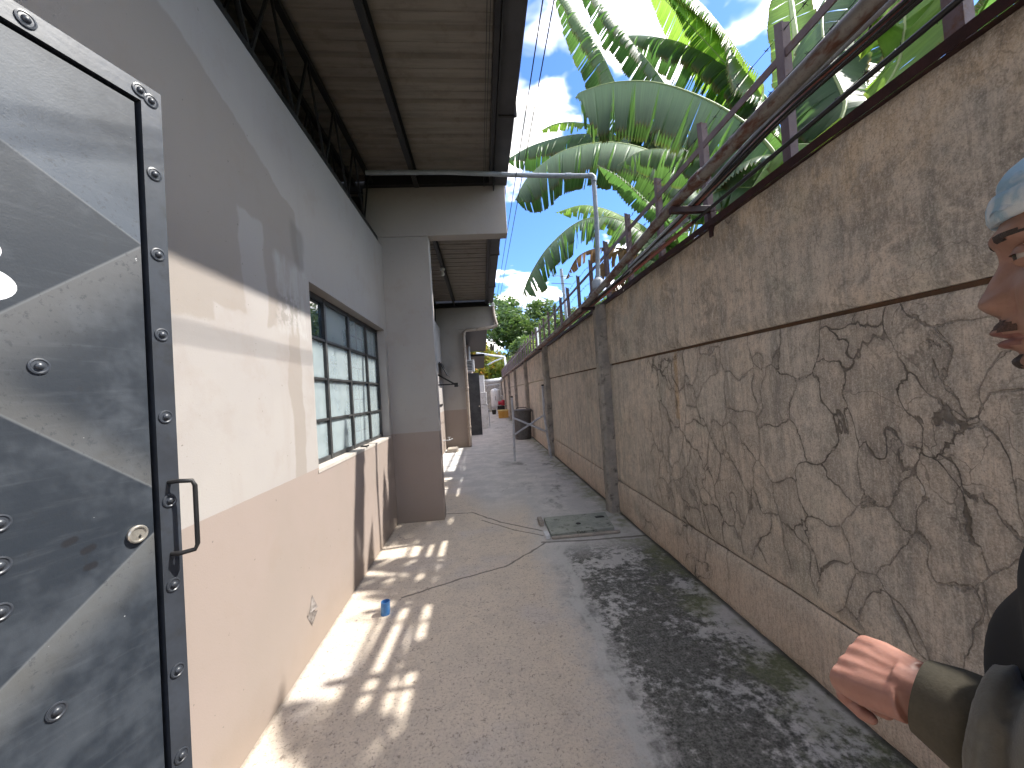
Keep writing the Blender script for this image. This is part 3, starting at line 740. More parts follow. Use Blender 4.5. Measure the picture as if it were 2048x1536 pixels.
# ---------------------------------------------------------------- security fence on the wall
fen = thing('security_fence', (1.58, 12, 2.46), 'mauve steel flat posts with barbed wire standing on top of the perimeter wall', 'fence')
rnd = random.Random(3)
post0 = None
ys = [.38+.683*i for i in range(0, 44)]
for i, y in enumerate(ys):
    if post0 is None:
        m = MB(); w = .056; h = .815
        m.add([(1.575, y, 2.45), (1.583, y, 2.45), (1.583, y+w, 2.45), (1.575, y+w, 2.45), (1.575, y, 2.45+h-.03), (1.583, y, 2.45+h-.03), (1.583, y+w, 2.45+h), (1.575, y+w, 2.45+h)],
              [(0, 3, 2, 1), (4, 5, 6, 7), (0, 1, 5, 4), (1, 2, 6, 5), (2, 3, 7, 6), (3, 0, 4, 7)])
        m.box(1.5835, 1.615, y+.002, y+.008, 2.45, 2.45+h-.035)
        post0 = m.build('post', M_rail, fen, loc=(1.58, y, 2.45))
    else:
        o = post0.copy(); COL.objects.link(o); o.parent = fen
        o.location = post0.location + Vector((0, (y-ys[0]), 0)); o.rotation_euler = (rnd.uniform(-.03, .03), rnd.uniform(-.015, .015), rnd.uniform(-.1, .1))
m = MB(); m.box(1.584, 1.592, .2, 30, 3.055, 3.098); m.build('rail', M_rail, fen)
def barbed(z, x, y1=30, rusty=False):
    m = MB(); pts = []
    y = -.3
    while y < y1: pts.append((x+.012*sin(y*3), y, z-.018*abs(sin(y*4.6))+.01*sin(y*1.1))); y += .12 if y < 10 else .6
    m.tube(pts, .0017, 5)
    for i, p in enumerate(pts):
        if p[1] > 12: break
        q = Vector(p)
        for k in range(2):
            a = rnd.uniform(0, pi); d = Vector((cos(a), rnd.uniform(-.3, .3), sin(a))).normalized()*.016
            m.tube([q-d+Vector((0, k*.006, 0)), q+d+Vector((0, k*.006, 0))], .0014, 4)
        m.tube([q+Vector((0, -.008, 0)), q+Vector((0, .012, 0))], .0034, 5)
    m.build('barbed_wire', M_bracket if rusty else M_black, fen)
for z, x, r in ((3.20, 1.60, 0), (2.97, 1.60, 0), (2.80, 1.605, 0), (2.66, 1.60, 1), (2.54, 1.60, 1)): barbed(z, x, 30, r)

# ---------------------------------------------------------------- pipes and cables along the wall
zc = lambda y: float(np.interp(y, [-1, 1, 2.4, 3.7, 4.6, 6.9, 12.5, 22, 30], [2.66, 2.625, 2.60, 2.50, 2.46, 2.42, 2.39, 2.40, 2.40]))
m = MB(); yy = [-1, 0, .6, 1.2, 1.8, 2.4, 3, 3.7, 4.6, 5.8, 6.9, 9, 12.5, 18, 24, 30]
m.tube([(1.30, y, zc(y)+.03) for y in yy], .034, 18)
for y in (1.02, 1.75, 2.62, 3.4, 6.4): m.lathe((1.30, y, zc(y)+.03), [(.036, 0), (.0375, .002), (.0375, .012), (.036, .014)], 18, axis='y')
m.lathe((1.30, 2.02, zc(2.05)+.03), [(.036, 0), (.042, .004), (.042, .10), (.036, .104)], 18, axis='y')
o = m.build('conduit_pipe', M_conduit, loc=(1.3, 12, 2.5)); smooth_angle(o, 40)
tag(o, 'thick rusty steel conduit pipe running the length of the wall top on brackets', 'pipe')
m = MB(); m.tube([(1.36, y, zc(y)+.075+.02*sin(y)) for y in np.linspace(4.3, 30, 20)], .026, 12)
o = m.build('conduit_pipe', M_bracket, loc=(1.36, 14, 2.5)); smooth_angle(o, 40)
tag(o, 'dark maroon pipe lying beside the rusty one, starting at the first wall column', 'pipe')
br0 = None
for i, y in enumerate([2.32] + [q+.09 for q in COLY[1:]]):
    if i < 2:
        m = MB(); zt = zc(y)-.005; m.box(1.25, 1.545, y-.018, y+.018, zt-.04, zt, .003); m.box(1.505, 1.545, y-.018, y+.018, 2.40, zt-.0405, .003)
        b_ = m.build('pipe_bracket', M_bracket, loc=(1.5, y, 2.42))
        if i == 1: br0 = b_
    else:
        b_ = br0.copy(); COL.objects.link(b_); b_.location = br0.location + Vector((0, y-(COLY[1]+.09), -.02))
    if i < 2: tag(b_, ['dark maroon square steel bracket holding the thick pipe between two fence posts',
              'dark maroon pipe bracket on top of the nearest wall column'][i], 'bracket')
    else: tag(b_, 'maroon pipe bracket on the %s wall column from the camera' % ['second', 'third', 'fourth', 'fifth', 'sixth', 'seventh'][min(i-2, 5)], 'bracket', 'pipe brackets on the wall columns')
def cable(pts, r, mt, label, group=None, name='cable', seg=8, cat='cable'):
    m = MB(); m.tube(spline(pts, 8), r, seg)
    o = m.build(name, mt, loc=tuple(pts[len(pts)//2]), smooth=True)
    return tag(o, label, cat, group)
cable([(1.48, -1, 2.62), (1.48, .4, 2.585), (1.49, 1.4, 2.575), (1.47, 2.3, 2.55), (1.45, 4.4, 2.52), (1.45, 12, 2.44), (1.45, 29, 2.44)], .011, M_cable, 'thickest black cable, lowest of the bundle just above the wall edge')
cable([(1.42, -1, 2.68), (1.42, .6, 2.655), (1.42, 1.6, 2.66), (1.42, 2.4, 2.60), (1.44, 3.4, 2.54), (1.42, 4.5, 2.50), (1.42, 29, 2.42)], .013, M_redpipe, 'faded red plastic conduit sagging among the black cables', name='plastic_conduit', cat='pipe')
cable([(1.385, -1, 2.665), (1.39, .6, 2.672), (1.39, 1.6, 2.67), (1.385, 2.4, 2.60), (1.41, 3.4, 2.57), (1.40, 4.5, 2.53), (1.40, 29, 2.45)], .010, M_pvc, 'pale grey plastic conduit sagging just below the thick rusty pipe', name='plastic_conduit', cat='pipe')
for k in range(6):
    a, b, c = rnd.uniform(1.38, 1.46), rnd.uniform(2.62, 2.72), rnd.uniform(-.02, .03)
    cable([(a, -1, b+.01), (a+rnd.uniform(-.02, .02), .8, b-c), (a+rnd.uniform(-.02, .03), 1.6, b-.01), (1.40+k*.012, 2.35, 2.60+k*.004), (a, 3.4, b-.1+rnd.uniform(-.03, .03)), (1.40+k*.012, 4.5, 2.52), (a, 12, 2.47), (a, 29, 2.45)],
          rnd.choice([.004, .0055, .007]), M_cable, 'thin black cable, one of six alike in the bundle strung along the wall brackets', 'thin black cables in the bundle')
m = MB(); m.tube([(1.505, 8.35, 2.42), (1.50, 7.6, 2.25), (1.512, 6.9, 1.95), (1.513, 6.2, 1.72)], .006, 6)
# overhead service wires next to the eave
cable([(.53, -6, 3.98), (.53, 2, 3.93), (.53, 8, 3.955), (.53, 22, 4.1), (.5, 34, 4.4)], .0045, M_cable, 'thin black service wire closest to the eave', name='overhead_wire', cat='wire')
cable([(.62, -6, 4.03), (.615, 2, 3.99), (.62, 8, 4.01), (.63, 22, 4.2), (.6, 34, 4.6)], .0045, M_cable, 'thin black service wire farther out from the eave', name='overhead_wire', cat='wire')

# grey pvc pipe bridging from the building to the wall
m = MB(); m.tube([(-1.13, 4.3, 4.015), (-.2, 4.3, 4.0), (.5, 4.3, 3.955), (1.0, 4.3, 3.935), (1.40, 4.3, 3.925)], .026, 16)
m.tube([(1.432, 4.3, 3.90), (1.432, 4.3, 3.3), (1.40, 4.31, 2.62)], .026, 16)
m.tube([(1.37, 4.3, 3.926), (1.41, 4.3, 3.925), (1.432, 4.3, 3.905), (1.432, 4.3, 3.86)], .033, 16)
for x in (1.10,): m.lathe((x, 4.3, 3.932), [(.027, 0), (.031, .002), (.031, .07), (.027, .072)], 16, axis='x')
m.lathe((1.40, 4.31, 2.60), [(.035, 0), (.07, .02), (.07, .10), (.035, .14)], 12)
o = m.build('drain_pipe', M_pvc, loc=(1.43, 4.3, 3.9)); smooth_angle(o, 50)
tag(o, 'blue grey plastic pipe crossing overhead from the roof and dropping to the wall', 'pipe')
# the one further down, white
def PY(u, v, y): return tuple(float(q) for q in atY(u, v, y))
m = MB(); m.tube([PY(952, 706, 26), PY(985, 711, 26), PY(1009, 714, 26)], .07, 10); m.tube([PY(1009, 714, 26), PY(1014, 750, 26), (1.6, 26, 2.4)], .07, 10)
m.tube([PY(975, 730, 26), PY(990, 722, 26), PY(1005, 716, 26)], .05, 8)
o = m.build('drain_pipe', M_white, smooth=True, loc=PY(1009, 714, 26)); tag(o, 'distant white plastic pipe bridging the alley below the trees', 'pipe')
m = MB(); m.tube([PY(966, 765, 24), PY(1005, 759, 24)], .13, 12)
m.tube([PY(966, 772, 24), PY(1000, 768, 24)], .05, 8)
o = m.build('cross_beam', M_white, smooth=True, loc=PY(985, 762, 24)); tag(o, 'thick white horizontal beam across the far end of the alley', 'beam')

# ---------------------------------------------------------------- things in the alley
# pipe trestle
y0 = 8.33
tr = thing('pipe_trestle', (.98, y0, 0), 'white plastic pipe trestle with crossed braces standing on the floor', 'trestle')
def ptube(name, pts, r=.026, cap=None):
    m = MB(); m.tube(pts, r, 12); o = m.build(name, M_pvc_white, tr); smooth_angle(o, 50); return o
M_pvc_white = generic((.50, .52, .58), (.40, .42, .47), 7, .4, .1, name='white_pvc', dirt=(.30, .29, .28))
ptube('leg', [(.625, y0, 1.37), (.63, y0, .93), (.60, y0, .0)]); ptube('leg', [(1.315, y0, 1.58), (1.31, y0, .93), (1.40, y0, .0)])
ptube('brace', [(.63, y0-.03, .93), (1.345, y0-.03, .58)], .020); ptube('brace', [(.62, y0+.0, .56), (1.31, y0-.0, .95)], .020)
for q in ((.625, y0, 1.37), (1.315, y0, 1.58)):
    m = MB(); m.lathe(q, [(.027, 0), (.027, .03), (.02, .032)], 12); m.build('end_cap', M_dark, tr)
# barrel
M_barrel = generic((.095, .092, .095), (.12, .115, .115), 5, .55, .2, name='grey_plastic', dirt=(.06, .055, .05))
by = 12.05
ba = thing('barrel', (1.2, by, 0), 'dark grey plastic water barrel with lid standing behind the trestle', 'barrel')
m = MB(); m.lathe((1.19, by, 0), [(.22, 0), (.25, .02), (.275, .45), (.29, .82), (.305, .83), (.305, .87), (.28, .875)], 30); smooth_angle(m.build('body', M_barrel, ba))
m = MB(); m.lathe((1.19, by, .876), [(.31, -.02), (.315, .0), (.315, .035), (.29, .05), (.1, .06), (.01, .062)], 30); smooth_angle(m.build('lid', M_barrel, ba))
m = MB(); m.tube([(1.0, by-.1, .94), (1.05, by-.1, .985), (1.3, by-.1, .985), (1.36, by-.1, .94)], .012, 8); m.build('lid_handle', M_black, ba)
# second building part beyond: annex with open black door, cartons, air conditioner
an = thing('annex_building', (-.8, 18, 0), 'pale annex further down the left side beyond the second pillar', 'building')
M_annex = generic((.40, .32, .30), (.33, .27, .25), 3, .8, .2, name='annex_paint', dirt=(.25, .2, .18))
m = MB(); m.box(-1.31, -.62, 11.35, 30.1, 0, 3.4); m.build('wall', M_annex, an)
m = MB(); m.box(-1.31, .26, 11.32, 17.5, 3.42, 3.50); m.box(-1.31, .2, 17.5, 26, 3.2, 3.3); m.build('roof', M_black, an)
m = MB(); m.box(-.66, -.42, 14.9, 15.1, 0, 3.40); m.build('pillar', M_annex, an)
m = MB(); m.tube([(-.43, 14.6, 0), (-.40, 14.6, 3.3)], .04, 10); m.build('downpipe', M_white, an)
# black open door leaf, small repeat of the printed one
m = MB(); m.box(-.62, -.085, 13.96, 14.0, .02, 2.26, .004); m.build('door', generic((.022, .026, .032), (.05, .055, .06), 2.5, .4, .2, name='dark_door_paint'), an)
m = MB(); m.lathe((-.14, 13.955, 1.05), [(.0, -.012), (.022, -.01), (.022, 0)], 12, axis='y'); m.build('lock', M_lock, an)
# air conditioner
ac = thing('air_conditioner', (-.36, 14.5, 2.35), 'small white air conditioner unit mounted high beside the black door', 'air conditioner')
m = MB(); m.box(-.58, -.24, 14.3, 14.62, 2.34, 2.78, .01); m.build('casing', M_white, ac)
for k in range(6):
    m = MB(); m.box(-.50, -.32, 14.285, 14.298, 2.41+k*.055, 2.435+k*.055); m.build('louvre', M_dark, ac)
# stacked foam cartons
bx0 = None
spots = [(-.16, 16.8, 0, .0), (-.15, 16.82, .52, .02), (-.17, 16.79, 1.04, -.02), (-.18, 17.5, 1.56, 0.)]
labs = ['white foam carton at the bottom of the stack on the floor', 'white foam carton second from the floor in the stack', 'white foam carton third from the floor in the stack']
for i in range(3):
    x, y, z, r = spots[i]
    if bx0 is None:
        t = thing('foam_carton', (x+.17, y, z), labs[0], 'carton', 'stacked white foam cartons'); bx0 = t
        m = MB(); m.box(x, x+.34, y-.25, y+.25, 0, .44, .008); m.build('body', M_white, t)
        m = MB(); m.box(x-.008, x+.348, y-.258, y+.258, .441, .515, .01); m.build('lid', M_white, t)
    else:
        t = bx0.copy(); COL.objects.link(t); t.location = (x+.17, y, z); t.rotation_euler = (0, 0, r); t['label'] = labs[i]
        for ch in bx0.children:
            if ch.type == 'MESH': c = ch.copy(); COL.objects.link(c); c.parent = t
m = MB(); m.box(-.20, .12, 17.6, 18.1, 0, 2.32, .02)
m.box(-.203, .123, 17.585, 17.598, 1.2, 1.21); m.box(-.205, .125, 17.59, 18.11, 2.322, 2.34)
tag(m.build('tall_cabinet', M_white, loc=(0, 17.8, 0)), 'tall plain white cabinet standing behind the foam cartons', 'cabinet')
m = MB(); m.tube([(.24, 17.2, 0), (.24, 17.2, .75)], .012, 6); m.tube([(.24, 17.9, 0), (.24, 17.9, .75)], .012, 6); m.box(.05, .26, 17.15, 17.58, .75, .77)
tag(m.build('small_rack', M_pvc, loc=(.15, 17.4, 0)), 'thin legged metal rack against the foam cartons', 'rack')
# orange crate
M_orange = generic((.52, .27, .05), (.58, .34, .09), 8, .6, .2, name='orange_plastic')
cr_ = thing('crate', (1.15, 22.6, 0), 'yellow orange plastic crate on the floor by the far wall columns', 'crate')
m = MB(); m.box(.86, 1.42, 22.3, 22.9, 0, .40, .02); m.build('body', M_orange, cr_)
m = MB(); m.box(.83, 1.45, 22.27, 22.93, .402, .47, .015); m.build('rim', generic((.62, .48, .2), (.55, .4, .15), 8, .6, .2, name='pale_orange'), cr_)
# white pressure tank
tk = thing('pressure_tank', (.95, 28.2, 0), 'white upright water pressure tank with domed top before the end wall', 'water tank')
R_ = .34; cx, cy = .93, 28.2
m = MB(); m.lathe((cx, cy, .42), [(.02, -.06), (R_*.6, -.02), (R_*.92, .06), (R_, .16), (R_, 1.16), (R_*.93, 1.27), (R_*.65, 1.35), (.03, 1.39)], 30); smooth_angle(m.build('body', M_white, tk), 50)
for a in (30, 150, 270):
    m = MB(); m.bar((cx+R_*.8*cos(radians(a)), cy+R_*.8*sin(radians(a)), .45), (cx+R_*.85*cos(radians(a)), cy+R_*.85*sin(radians(a)), 0), .04, .04); m.build('leg', M_white, tk)
m = MB(); m.box(cx-.03, cx+.0, cy-R_-.012, cy-R_+.01, .95, 1.25); m.build('gauge_strip', M_dark, tk)
# red pump
M_red = generic((.45, .03, .06), (.35, .02, .04), 8, .4, .2, name='red_enamel')
pu = thing('water_pump', (1.3, 27.2, 0), 'small red water pump and motor standing right of the white tank', 'pump')
m = MB(); m.lathe((1.05, 27.2, .75), [(.10, 0), (.14, .02), (.14, .30), (.11, .33)], 16, axis='x'); m.build('motor', M_red, pu)
m = MB(); m.lathe((1.40, 27.2, .55), [(.05, 0), (.15, .05), (.16, .25), (.10, .4), (.04, .42)], 16); m.build('housing', M_red, pu)
m = MB(); m.box(1.0, 1.5, 27.0, 27.4, 0, .55, .02); m.build('stand', M_black, pu)
m = MB(); m.tube([(1.42, 27.2, .95), (1.42, 27.2, 1.25), (1.3, 27.2, 1.3)], .03, 8); m.build('outlet_pipe', M_white, pu)
# clutter: bucket by the pump
m = MB(); m.lathe((.72, 26.8, 0), [(.12, 0), (.16, .3), (.17, .31)], 16); tag(m.build('bucket', M_dark, loc=(.72, 26.8, 0)), 'small black bucket on the floor below the white tank', 'bucket')
# aerial mast behind the wall
am = thing('aerial_mast', (2.3, 11, 0), 'grey pole with television aerial rods behind the fence', 'aerial')
p_top, p_bot = np.array(PY(1122, 538, 11)), np.array(PY(1135, 650, 11)); p_bot = p_top+(p_bot-p_top)*2.6
m = MB(); m.tube([tuple(p_top), tuple(p_bot)], .045, 12); m.build('pole', M_pvc, am)
for v, l, r in ((552, 22, 24), (567, 22, 22), (583, 12, 8)):
    m = MB(); c = np.array(PY(1124, v, 10.9)); m.tube([tuple(c+np.array([-.014*l, 0, .02])), tuple(c+np.array([.014*r, .1, .0]))], .008, 5); m.build('rod', M_black, am)
m = MB(); q = PY(1073, 655, 16); m.tube([(q[0], 16, q[2]), (q[0]+.02, 16, 1.0)], .06, 10)
tag(m.build('white_post', M_white, loc=(q[0], 16, 1)), 'slim white post standing behind the far fence pickets', 'post')

# ---------------------------------------------------------------- bananas
def f_leaf(n, base, base2, back):
    uv = n.n.new('ShaderNodeUVMap').outputs[0]; u, v, _ = n.xyz(uv); p = n.pos()
    vein = n.noise(n.vec(n.mul(u, .7), n.mul(v, 55.), 0.), 1.0, 3, .6)
    big = n.noise(p, 2.2, 4)
    c = n.mix(n.sm(big, .35, .65), base, base2)
    c = n.mix(n.mul(n.sm(vein, .48, .66), .7), c, tuple(q*1.9 for q in base2))
    c = n.mix(n.mul(n.sm(vein, .50, .34), .55), c, tuple(q*.45 for q in base))
    geo = n.n.new('ShaderNodeNewGeometry')
    c = n.mix(n.mul(geo.outputs['Backfacing'], .60), c, back)
    edge = n.sm(n.add(n.m('ABSOLUTE', u), n.mul(n.sub(n.noise(p, 25, 3), .5), .12)), .90, .99)
    c = n.mix(n.mul(edge, .85), c, (.24, .16, .07))
    sp = n.sm(n.noise(p, 9, 5, .7), .66, .72)
    c = n.mix(n.mul(sp, .5), c, (.16, .11, .04))
    return c, vein, geo
def leafmat(name, base, base2, back, trans, rough=.50):
    m = bpy.data.materials.new(name); m.use_nodes = True; nt = m.node_tree; n = N(nt); b = nt.nodes['Principled BSDF']
    c, vein, geo = f_leaf(n, base, base2, back)
    n.put(b.inputs['Base Color'], c); b.inputs['Roughness'].default_value = rough; b.inputs['Specular IOR Level'].default_value = .35
    n.put(b.inputs['Normal'], n.bump(vein, .5, .006))
    tr_ = nt.nodes.new('ShaderNodeBsdfTranslucent'); n.put(tr_.inputs[0], n.mix(.6, c, tuple(trans)))
    mx = nt.nodes.new('ShaderNodeMixShader'); mx.inputs[0].default_value = .48
    n.l.new(b.outputs[0], mx.inputs[1]); n.l.new(tr_.outputs[0], mx.inputs[2])
    n.l.new(mx.outputs[0], nt.nodes['Material Output'].inputs[0]); return m
M_leaf = leafmat('banana_leaf', (.070, .135, .045), (.11, .19, .07), (.24, .31, .22), (.16, .34, .06))
M_leaf_dark = leafmat('banana_leaf_dark', (.042, .095, .03), (.065, .135, .045), (.13, .19, .12), (.12, .27, .045))
M_leaf_light = leafmat('banana_leaf_young', (.13, .24, .035), (.19, .32, .05), (.18, .28, .09), (.32, .54, .06))
M_leaf_dead = leafmat('banana_leaf_dead', (.20, .12, .06), (.28, .18, .10), (.22, .14, .08), (.30, .16, .06), .7)
M_rib = generic((.26, .34, .12), (.32, .38, .16), 6, .45, .1, name='banana_midrib')
M_rib_dead = generic((.22, .14, .07), (.28, .19, .10), 6, .7, .2, name='dead_midrib')
M_stem = generic((.16, .20, .06), (.22, .25, .09), 3, .5, .25, name='banana_stem', dirt=(.09, .06, .03))
def banana_leaf(parent, pts, W, drL, drR, mt, seed=0, tear=.25, petiole=.12, ribm=None, name='leaf', fray=.06, curl=.5, blunt=.5, sweep=.22):
    """pts base->tip; drL / drR droop angle (deg) of the two half blades"""
    rr = random.Random(seed); C = spline(pts, 14); nC = len(C)
    L = np.cumsum([0]+[np.linalg.norm(C[i+1]-C[i]) for i in range(nC-1)]); tot = L[-1]
    ns = max(28, int(tot/.022)); S = np.linspace(0, tot, ns)
    P_ = np.array([[np.interp(s, L, [c[k] for c in C]) for k in range(3)] for s in S])
    T = np.gradient(P_, axis=0); T /= np.linalg.norm(T, axis=1)[:, None]
    V = []; Fs = []; UV = []
    m_ = 6
    for side, dr in ((1, drL), (-1, drR)):
        i = int(ns*petiole); g_end = 0
        while i < ns-1:
            glen = rr.choice([1, 2, 3, 4, 6, 9]) if tear > 0 and rr.random() < tear*2 else rr.randint(4, 12)
            j = min(i+glen, ns-1)
            dgrp = rr.uniform(-6, 10)*(tear*2.5); lgrp = 1 - rr.random()**2*fray*(3.5 if tear > .3 else 1.5); swp = rr.uniform(-.03, .05)*tear*3
            row0 = len(V)
            for q in range(i, j+1):
                s = (q/(ns-1)-petiole)/(1-petiole); s = max(0, min(1, s))
                w = W*min(1, (s/.13+.02)**.55)*(1 - max(0, (s-blunt)/(1-blunt))**2.6)*lgrp*rr.uniform(.965, 1.01)
                w = max(w, .004)
                t = Vector(T[q]); up = Vector((0, 0, 1)); sd_ = t.cross(up)
                if sd_.length < .15: sd_ = Vector((0, 1, 0)).cross(t)
                sd_.normalize(); sd_ *= side; nn = sd_.cross(t)*side; nn = t.cross(sd_)*-side if False else (t.cross(sd_) if t.cross(sd_).z > 0 else -t.cross(sd_))
                ple = 8.0*(1 if q % 2 else -1)
                # narrow the strip near its free edge so that a tear opens as a wedge
                edge_in = (q-i)/max(1, j-i)-.5
                pt = Vector(P_[q]); dirF = t
                for k in range(m_):
                    f = k/(m_-1)
                    if k > 0:
                        ang = radians(dr*(curl + (1-curl)*f*1.2) + (dgrp+ple)*f)
                        d = sd_*cos(ang) - nn*sin(ang)*.55 - up*sin(ang)*.6
                        d.normalize()
                        d = (d + t*(sweep+swp)).normalized()
                        pt = pt + d*(w/(m_-1))
                    off = t*(-edge_in*.015*f*(2.0 if tear > .3 else 1.))
                    V.append(tuple(pt+off)); UV.append((side*f, S[q]))
            for q in range(j-i):
                for k in range(m_-1):
                    a = row0+q*m_+k; fc = (a, a+1, a+m_+1, a+m_)
                    Fs.append(fc if side < 0 else fc[::-1])
            i = j
    lf = link(name, V, Fs, mt, parent, True, tuple(P_[0]), UV)
    r = MB(); r0 = .022 if W > .2 else .012
    idx = list(range(0, ns, 3)) + [ns-1]
    r.tube([tuple(P_[q] + np.array([0, 0, -.004])) for q in idx], [max(.0035, r0*(1-.85*q/(ns-1))) for q in idx], 8)
    r.build('midrib', ribm or M_rib, lf, True)
    return lf
def LP(*q): return [PY(*a) for a in q]
def plant(x, y, top, label, r=.11, lean=(.0, .0)):
    t = thing('banana_plant', (x, y, -.04), label, 'banana plant', 'banana plants behind the wall')
    m = MB(); k = 9; pts = [(x+lean[0]*(i/k)**1.5, y+lean[1]*(i/k)**1.5, -.04+(top+.04)*i/k) for i in range(k+1)]
    m.tube(pts, [r*(1.25-.65*i/k) for i in range(k+1)], 16); smooth_angle(m.build('pseudostem', M_stem, t), 60)
    # dry sheaths clasping the stem
    m = MB()
    rr = random.Random(int(x*100))
    for i in range(7):
        a = rr.uniform(0, 2*pi); z = rr.uniform(.4, top*.8); f = z/top
        m.tube([(x+cos(a)*r*1.15, y+sin(a)*r*1.15, z), (x+cos(a)*r*1.3, y+sin(a)*r*1.3, z-.2), (x+cos(a)*r*1.6, y+sin(a)*r*1.6, z-.5)], [.03, .022, .006], 6)
    m.build('dry_sheath', M_rib_dead, t)
    return t
A = plant(3.05, 2.95, 3.55, 'large banana plant with broad arching leaves behind the wall bracket')
B = plant(2.75, 4.9, 3.2, 'banana plant whose leaves reach left towards the eave behind the overhead pipe')
Cp = plant(2.5, 7.2, 2.9, 'banana plant with torn leaves and dead brown ones hanging')
Dp = plant(3.2, 1.35, 3.3, 'banana plant nearest the camera with bright upright leaves by the rusty pipe')
Ep = plant(5.2, 5.4, 4.2, 'taller banana plant standing farthest back behind the others')
# A: big pale arch
banana_leaf(A, [(3.05, 2.95, 3.4)] + LP((1600, 420, 3.1), (1545, 300, 3.3), (1450, 218, 3.5), (1330, 168, 3.65), (1235, 163, 3.75), (1165, 182, 3.8), (1150, 196, 3.82)), .56, 78, 84, M_leaf, 1, .42, .30, fray=.02, curl=.9, blunt=.86, sweep=.10)
banana_leaf(Ep, [(5.0, 5.5, 4.2)] + LP((1560, 240, 5.6), (1490, 155, 5.9), (1400, 98, 6.2), (1300, 72, 6.5), (1215, 72, 6.7)), .66, 74, 70, M_leaf_dark, 2, .42, .26)
banana_leaf(Ep, [(5.0, 5.5, 4.2)] + LP((1560, 260, 5.6), (1520, 190, 5.6), (1470, 95, 5.7), (1400, 5, 5.7), (1310, -60, 5.8)), .56, 8, 60, M_leaf, 3, .2, .18, curl=.9)
banana_leaf(Ep, [(5.0, 5.5, 4.2)] + LP((1540, 240, 5.8), (1480, 160, 5.9), (1390, 60, 6.0), (1290, -40, 6.2)), .56, 20, 28, M_leaf_light, 33, .10, .22)
banana_leaf(A, [(3.05, 2.95, 3.4)] + LP((1580, 400, 3.2), (1480, 330, 3.5), (1390, 300, 3.8), (1290, 300, 4.0), (1235, 330, 4.1)), .42, 66, 72, M_leaf, 4, .35, .2)
banana_leaf(A, [(3.05, 2.95, 3.5)] + LP((1640, 250, 2.9), (1690, 120, 2.9), (1720, 30, 3.0), (1740, -60, 3.1)), .30, 30, 35, M_leaf_dark, 5, .25, .2)
banana_leaf(A, [(3.05, 2.95, 3.4)] + LP((1590, 420, 3.1), (1530, 380, 3.3), (1440, 380, 3.5), (1370, 430, 3.5)), .36, 55, 60, M_leaf_dark, 6, .3, .15)
banana_leaf(A, [(3.05, 2.95, 3.4)] + LP((1600, 200, 3.2), (1585, 60, 3.4), (1570, -60, 3.6)), .20, 10, 12, M_leaf_light, 7, .1, .3)
# B
banana_leaf(B, [(2.75, 4.9, 3.0)] + LP((1400, 400, 4.8), (1330, 318, 4.9), (1230, 285, 5.0), (1130, 300, 5.1), (1060, 350, 5.2), (1030, 400, 5.2)), .60, 70, 74, M_leaf, 11, .25, .2, blunt=.75)
banana_leaf(B, [(2.75, 4.9, 3.0)] + LP((1390, 380, 5.2), (1300, 300, 5.8), (1180, 268, 6.2), (1080, 285, 6.5), (1010, 320, 6.6)), .55, 60, 66, M_leaf_dark, 12, .25, .2, blunt=.7)
banana_leaf(B, [(2.75, 4.9, 3.1)] + LP((1370, 360, 5.2), (1270, 295, 5.8), (1190, 252, 6.0), (1120, 245, 6.1), (1068, 268, 6.1)), .22, 66, 60, M_leaf_light, 13, .6, .3, fray=.25)
banana_leaf(B, [(2.75, 4.9, 3.0)] + LP((1345, 455, 4.6), (1290, 400, 4.6), (1240, 355, 4.6), (1195, 330, 4.6)), .24, 18, 40, M_leaf_dark, 14, .05, .12)
banana_leaf(B, [(2.75, 4.9, 3.2)] + LP((1380, 280, 5.4), (1330, 170, 5.6), (1245, 60, 5.6), (1150, -60, 5.6)), .38, 72, 78, M_leaf_dark, 15, .35, .5)
banana_leaf(B, [(2.75, 4.9, 3.2)] + LP((1350, 300, 5.6), (1250, 200, 5.8), (1200, 100, 5.8), (1150, 20, 5.8), (1100, -50, 5.8)), .46, 62, 80, M_leaf, 16, .3, .35)
banana_leaf(B, [(2.75, 4.9, 3.2)] + LP((1400, 330, 5.2), (1340, 250, 5.6), (1270, 255, 5.8), (1205, 330, 5.9)), .45, 66, 60, M_leaf, 17, .35, .2)
# C: lower, torn, dead ones
banana_leaf(Cp, [(2.5, 7.2, 2.8)] + LP((1300, 500, 6.9), (1240, 440, 7.0), (1165, 440, 7.2), (1100, 490, 7.3), (1060, 550, 7.3), (1045, 590, 7.3)), .62, 60, 72, M_leaf, 21, .55, .15, fray=.25, blunt=.8)
banana_leaf(Cp, [(2.5, 7.2, 2.8)] + LP((1300, 480, 7.4), (1240, 430, 7.8), (1170, 410, 8.0), (1110, 425, 8.2)), .50, 60, 60, M_leaf_light, 22, .4, .15)
for k, q in enumerate([((1290, 520, 7), (1240, 500, 6.9), (1195, 540, 6.9), (1185, 620, 6.9)), ((1290, 520, 7), (1220, 495, 7.1), (1160, 510, 7.2), (1130, 560, 7.2)),
                       ((1300, 520, 7), (1260, 520, 6.8), (1225, 570, 6.8), (1215, 640, 6.8)), ((1300, 530, 7), (1285, 540, 7), (1270, 590, 7), (1260, 660, 7))]):
    banana_leaf(Cp, [(2.5, 7.2, 2.8)] + LP(*q), .30, 80, 80, M_leaf_dead, 60+k, .8, .25, M_rib_dead, fray=.5)
banana_leaf(Cp, [(2.5, 7.2, 2.8)] + LP((1330, 450, 6.8), (1380, 400, 6.6), (1440, 400, 6.5), (1500, 460, 6.4)), .5, 50, 60, M_leaf, 24, .4, .15)
banana_leaf(Cp, [(2.5, 7.2, 2.8)] + LP((1310, 440, 7.4), (1320, 360, 7.8), (1280, 300, 8.2), (1220, 290, 8.4)), .5, 50, 60, M_leaf_dark, 25, .4, .15)
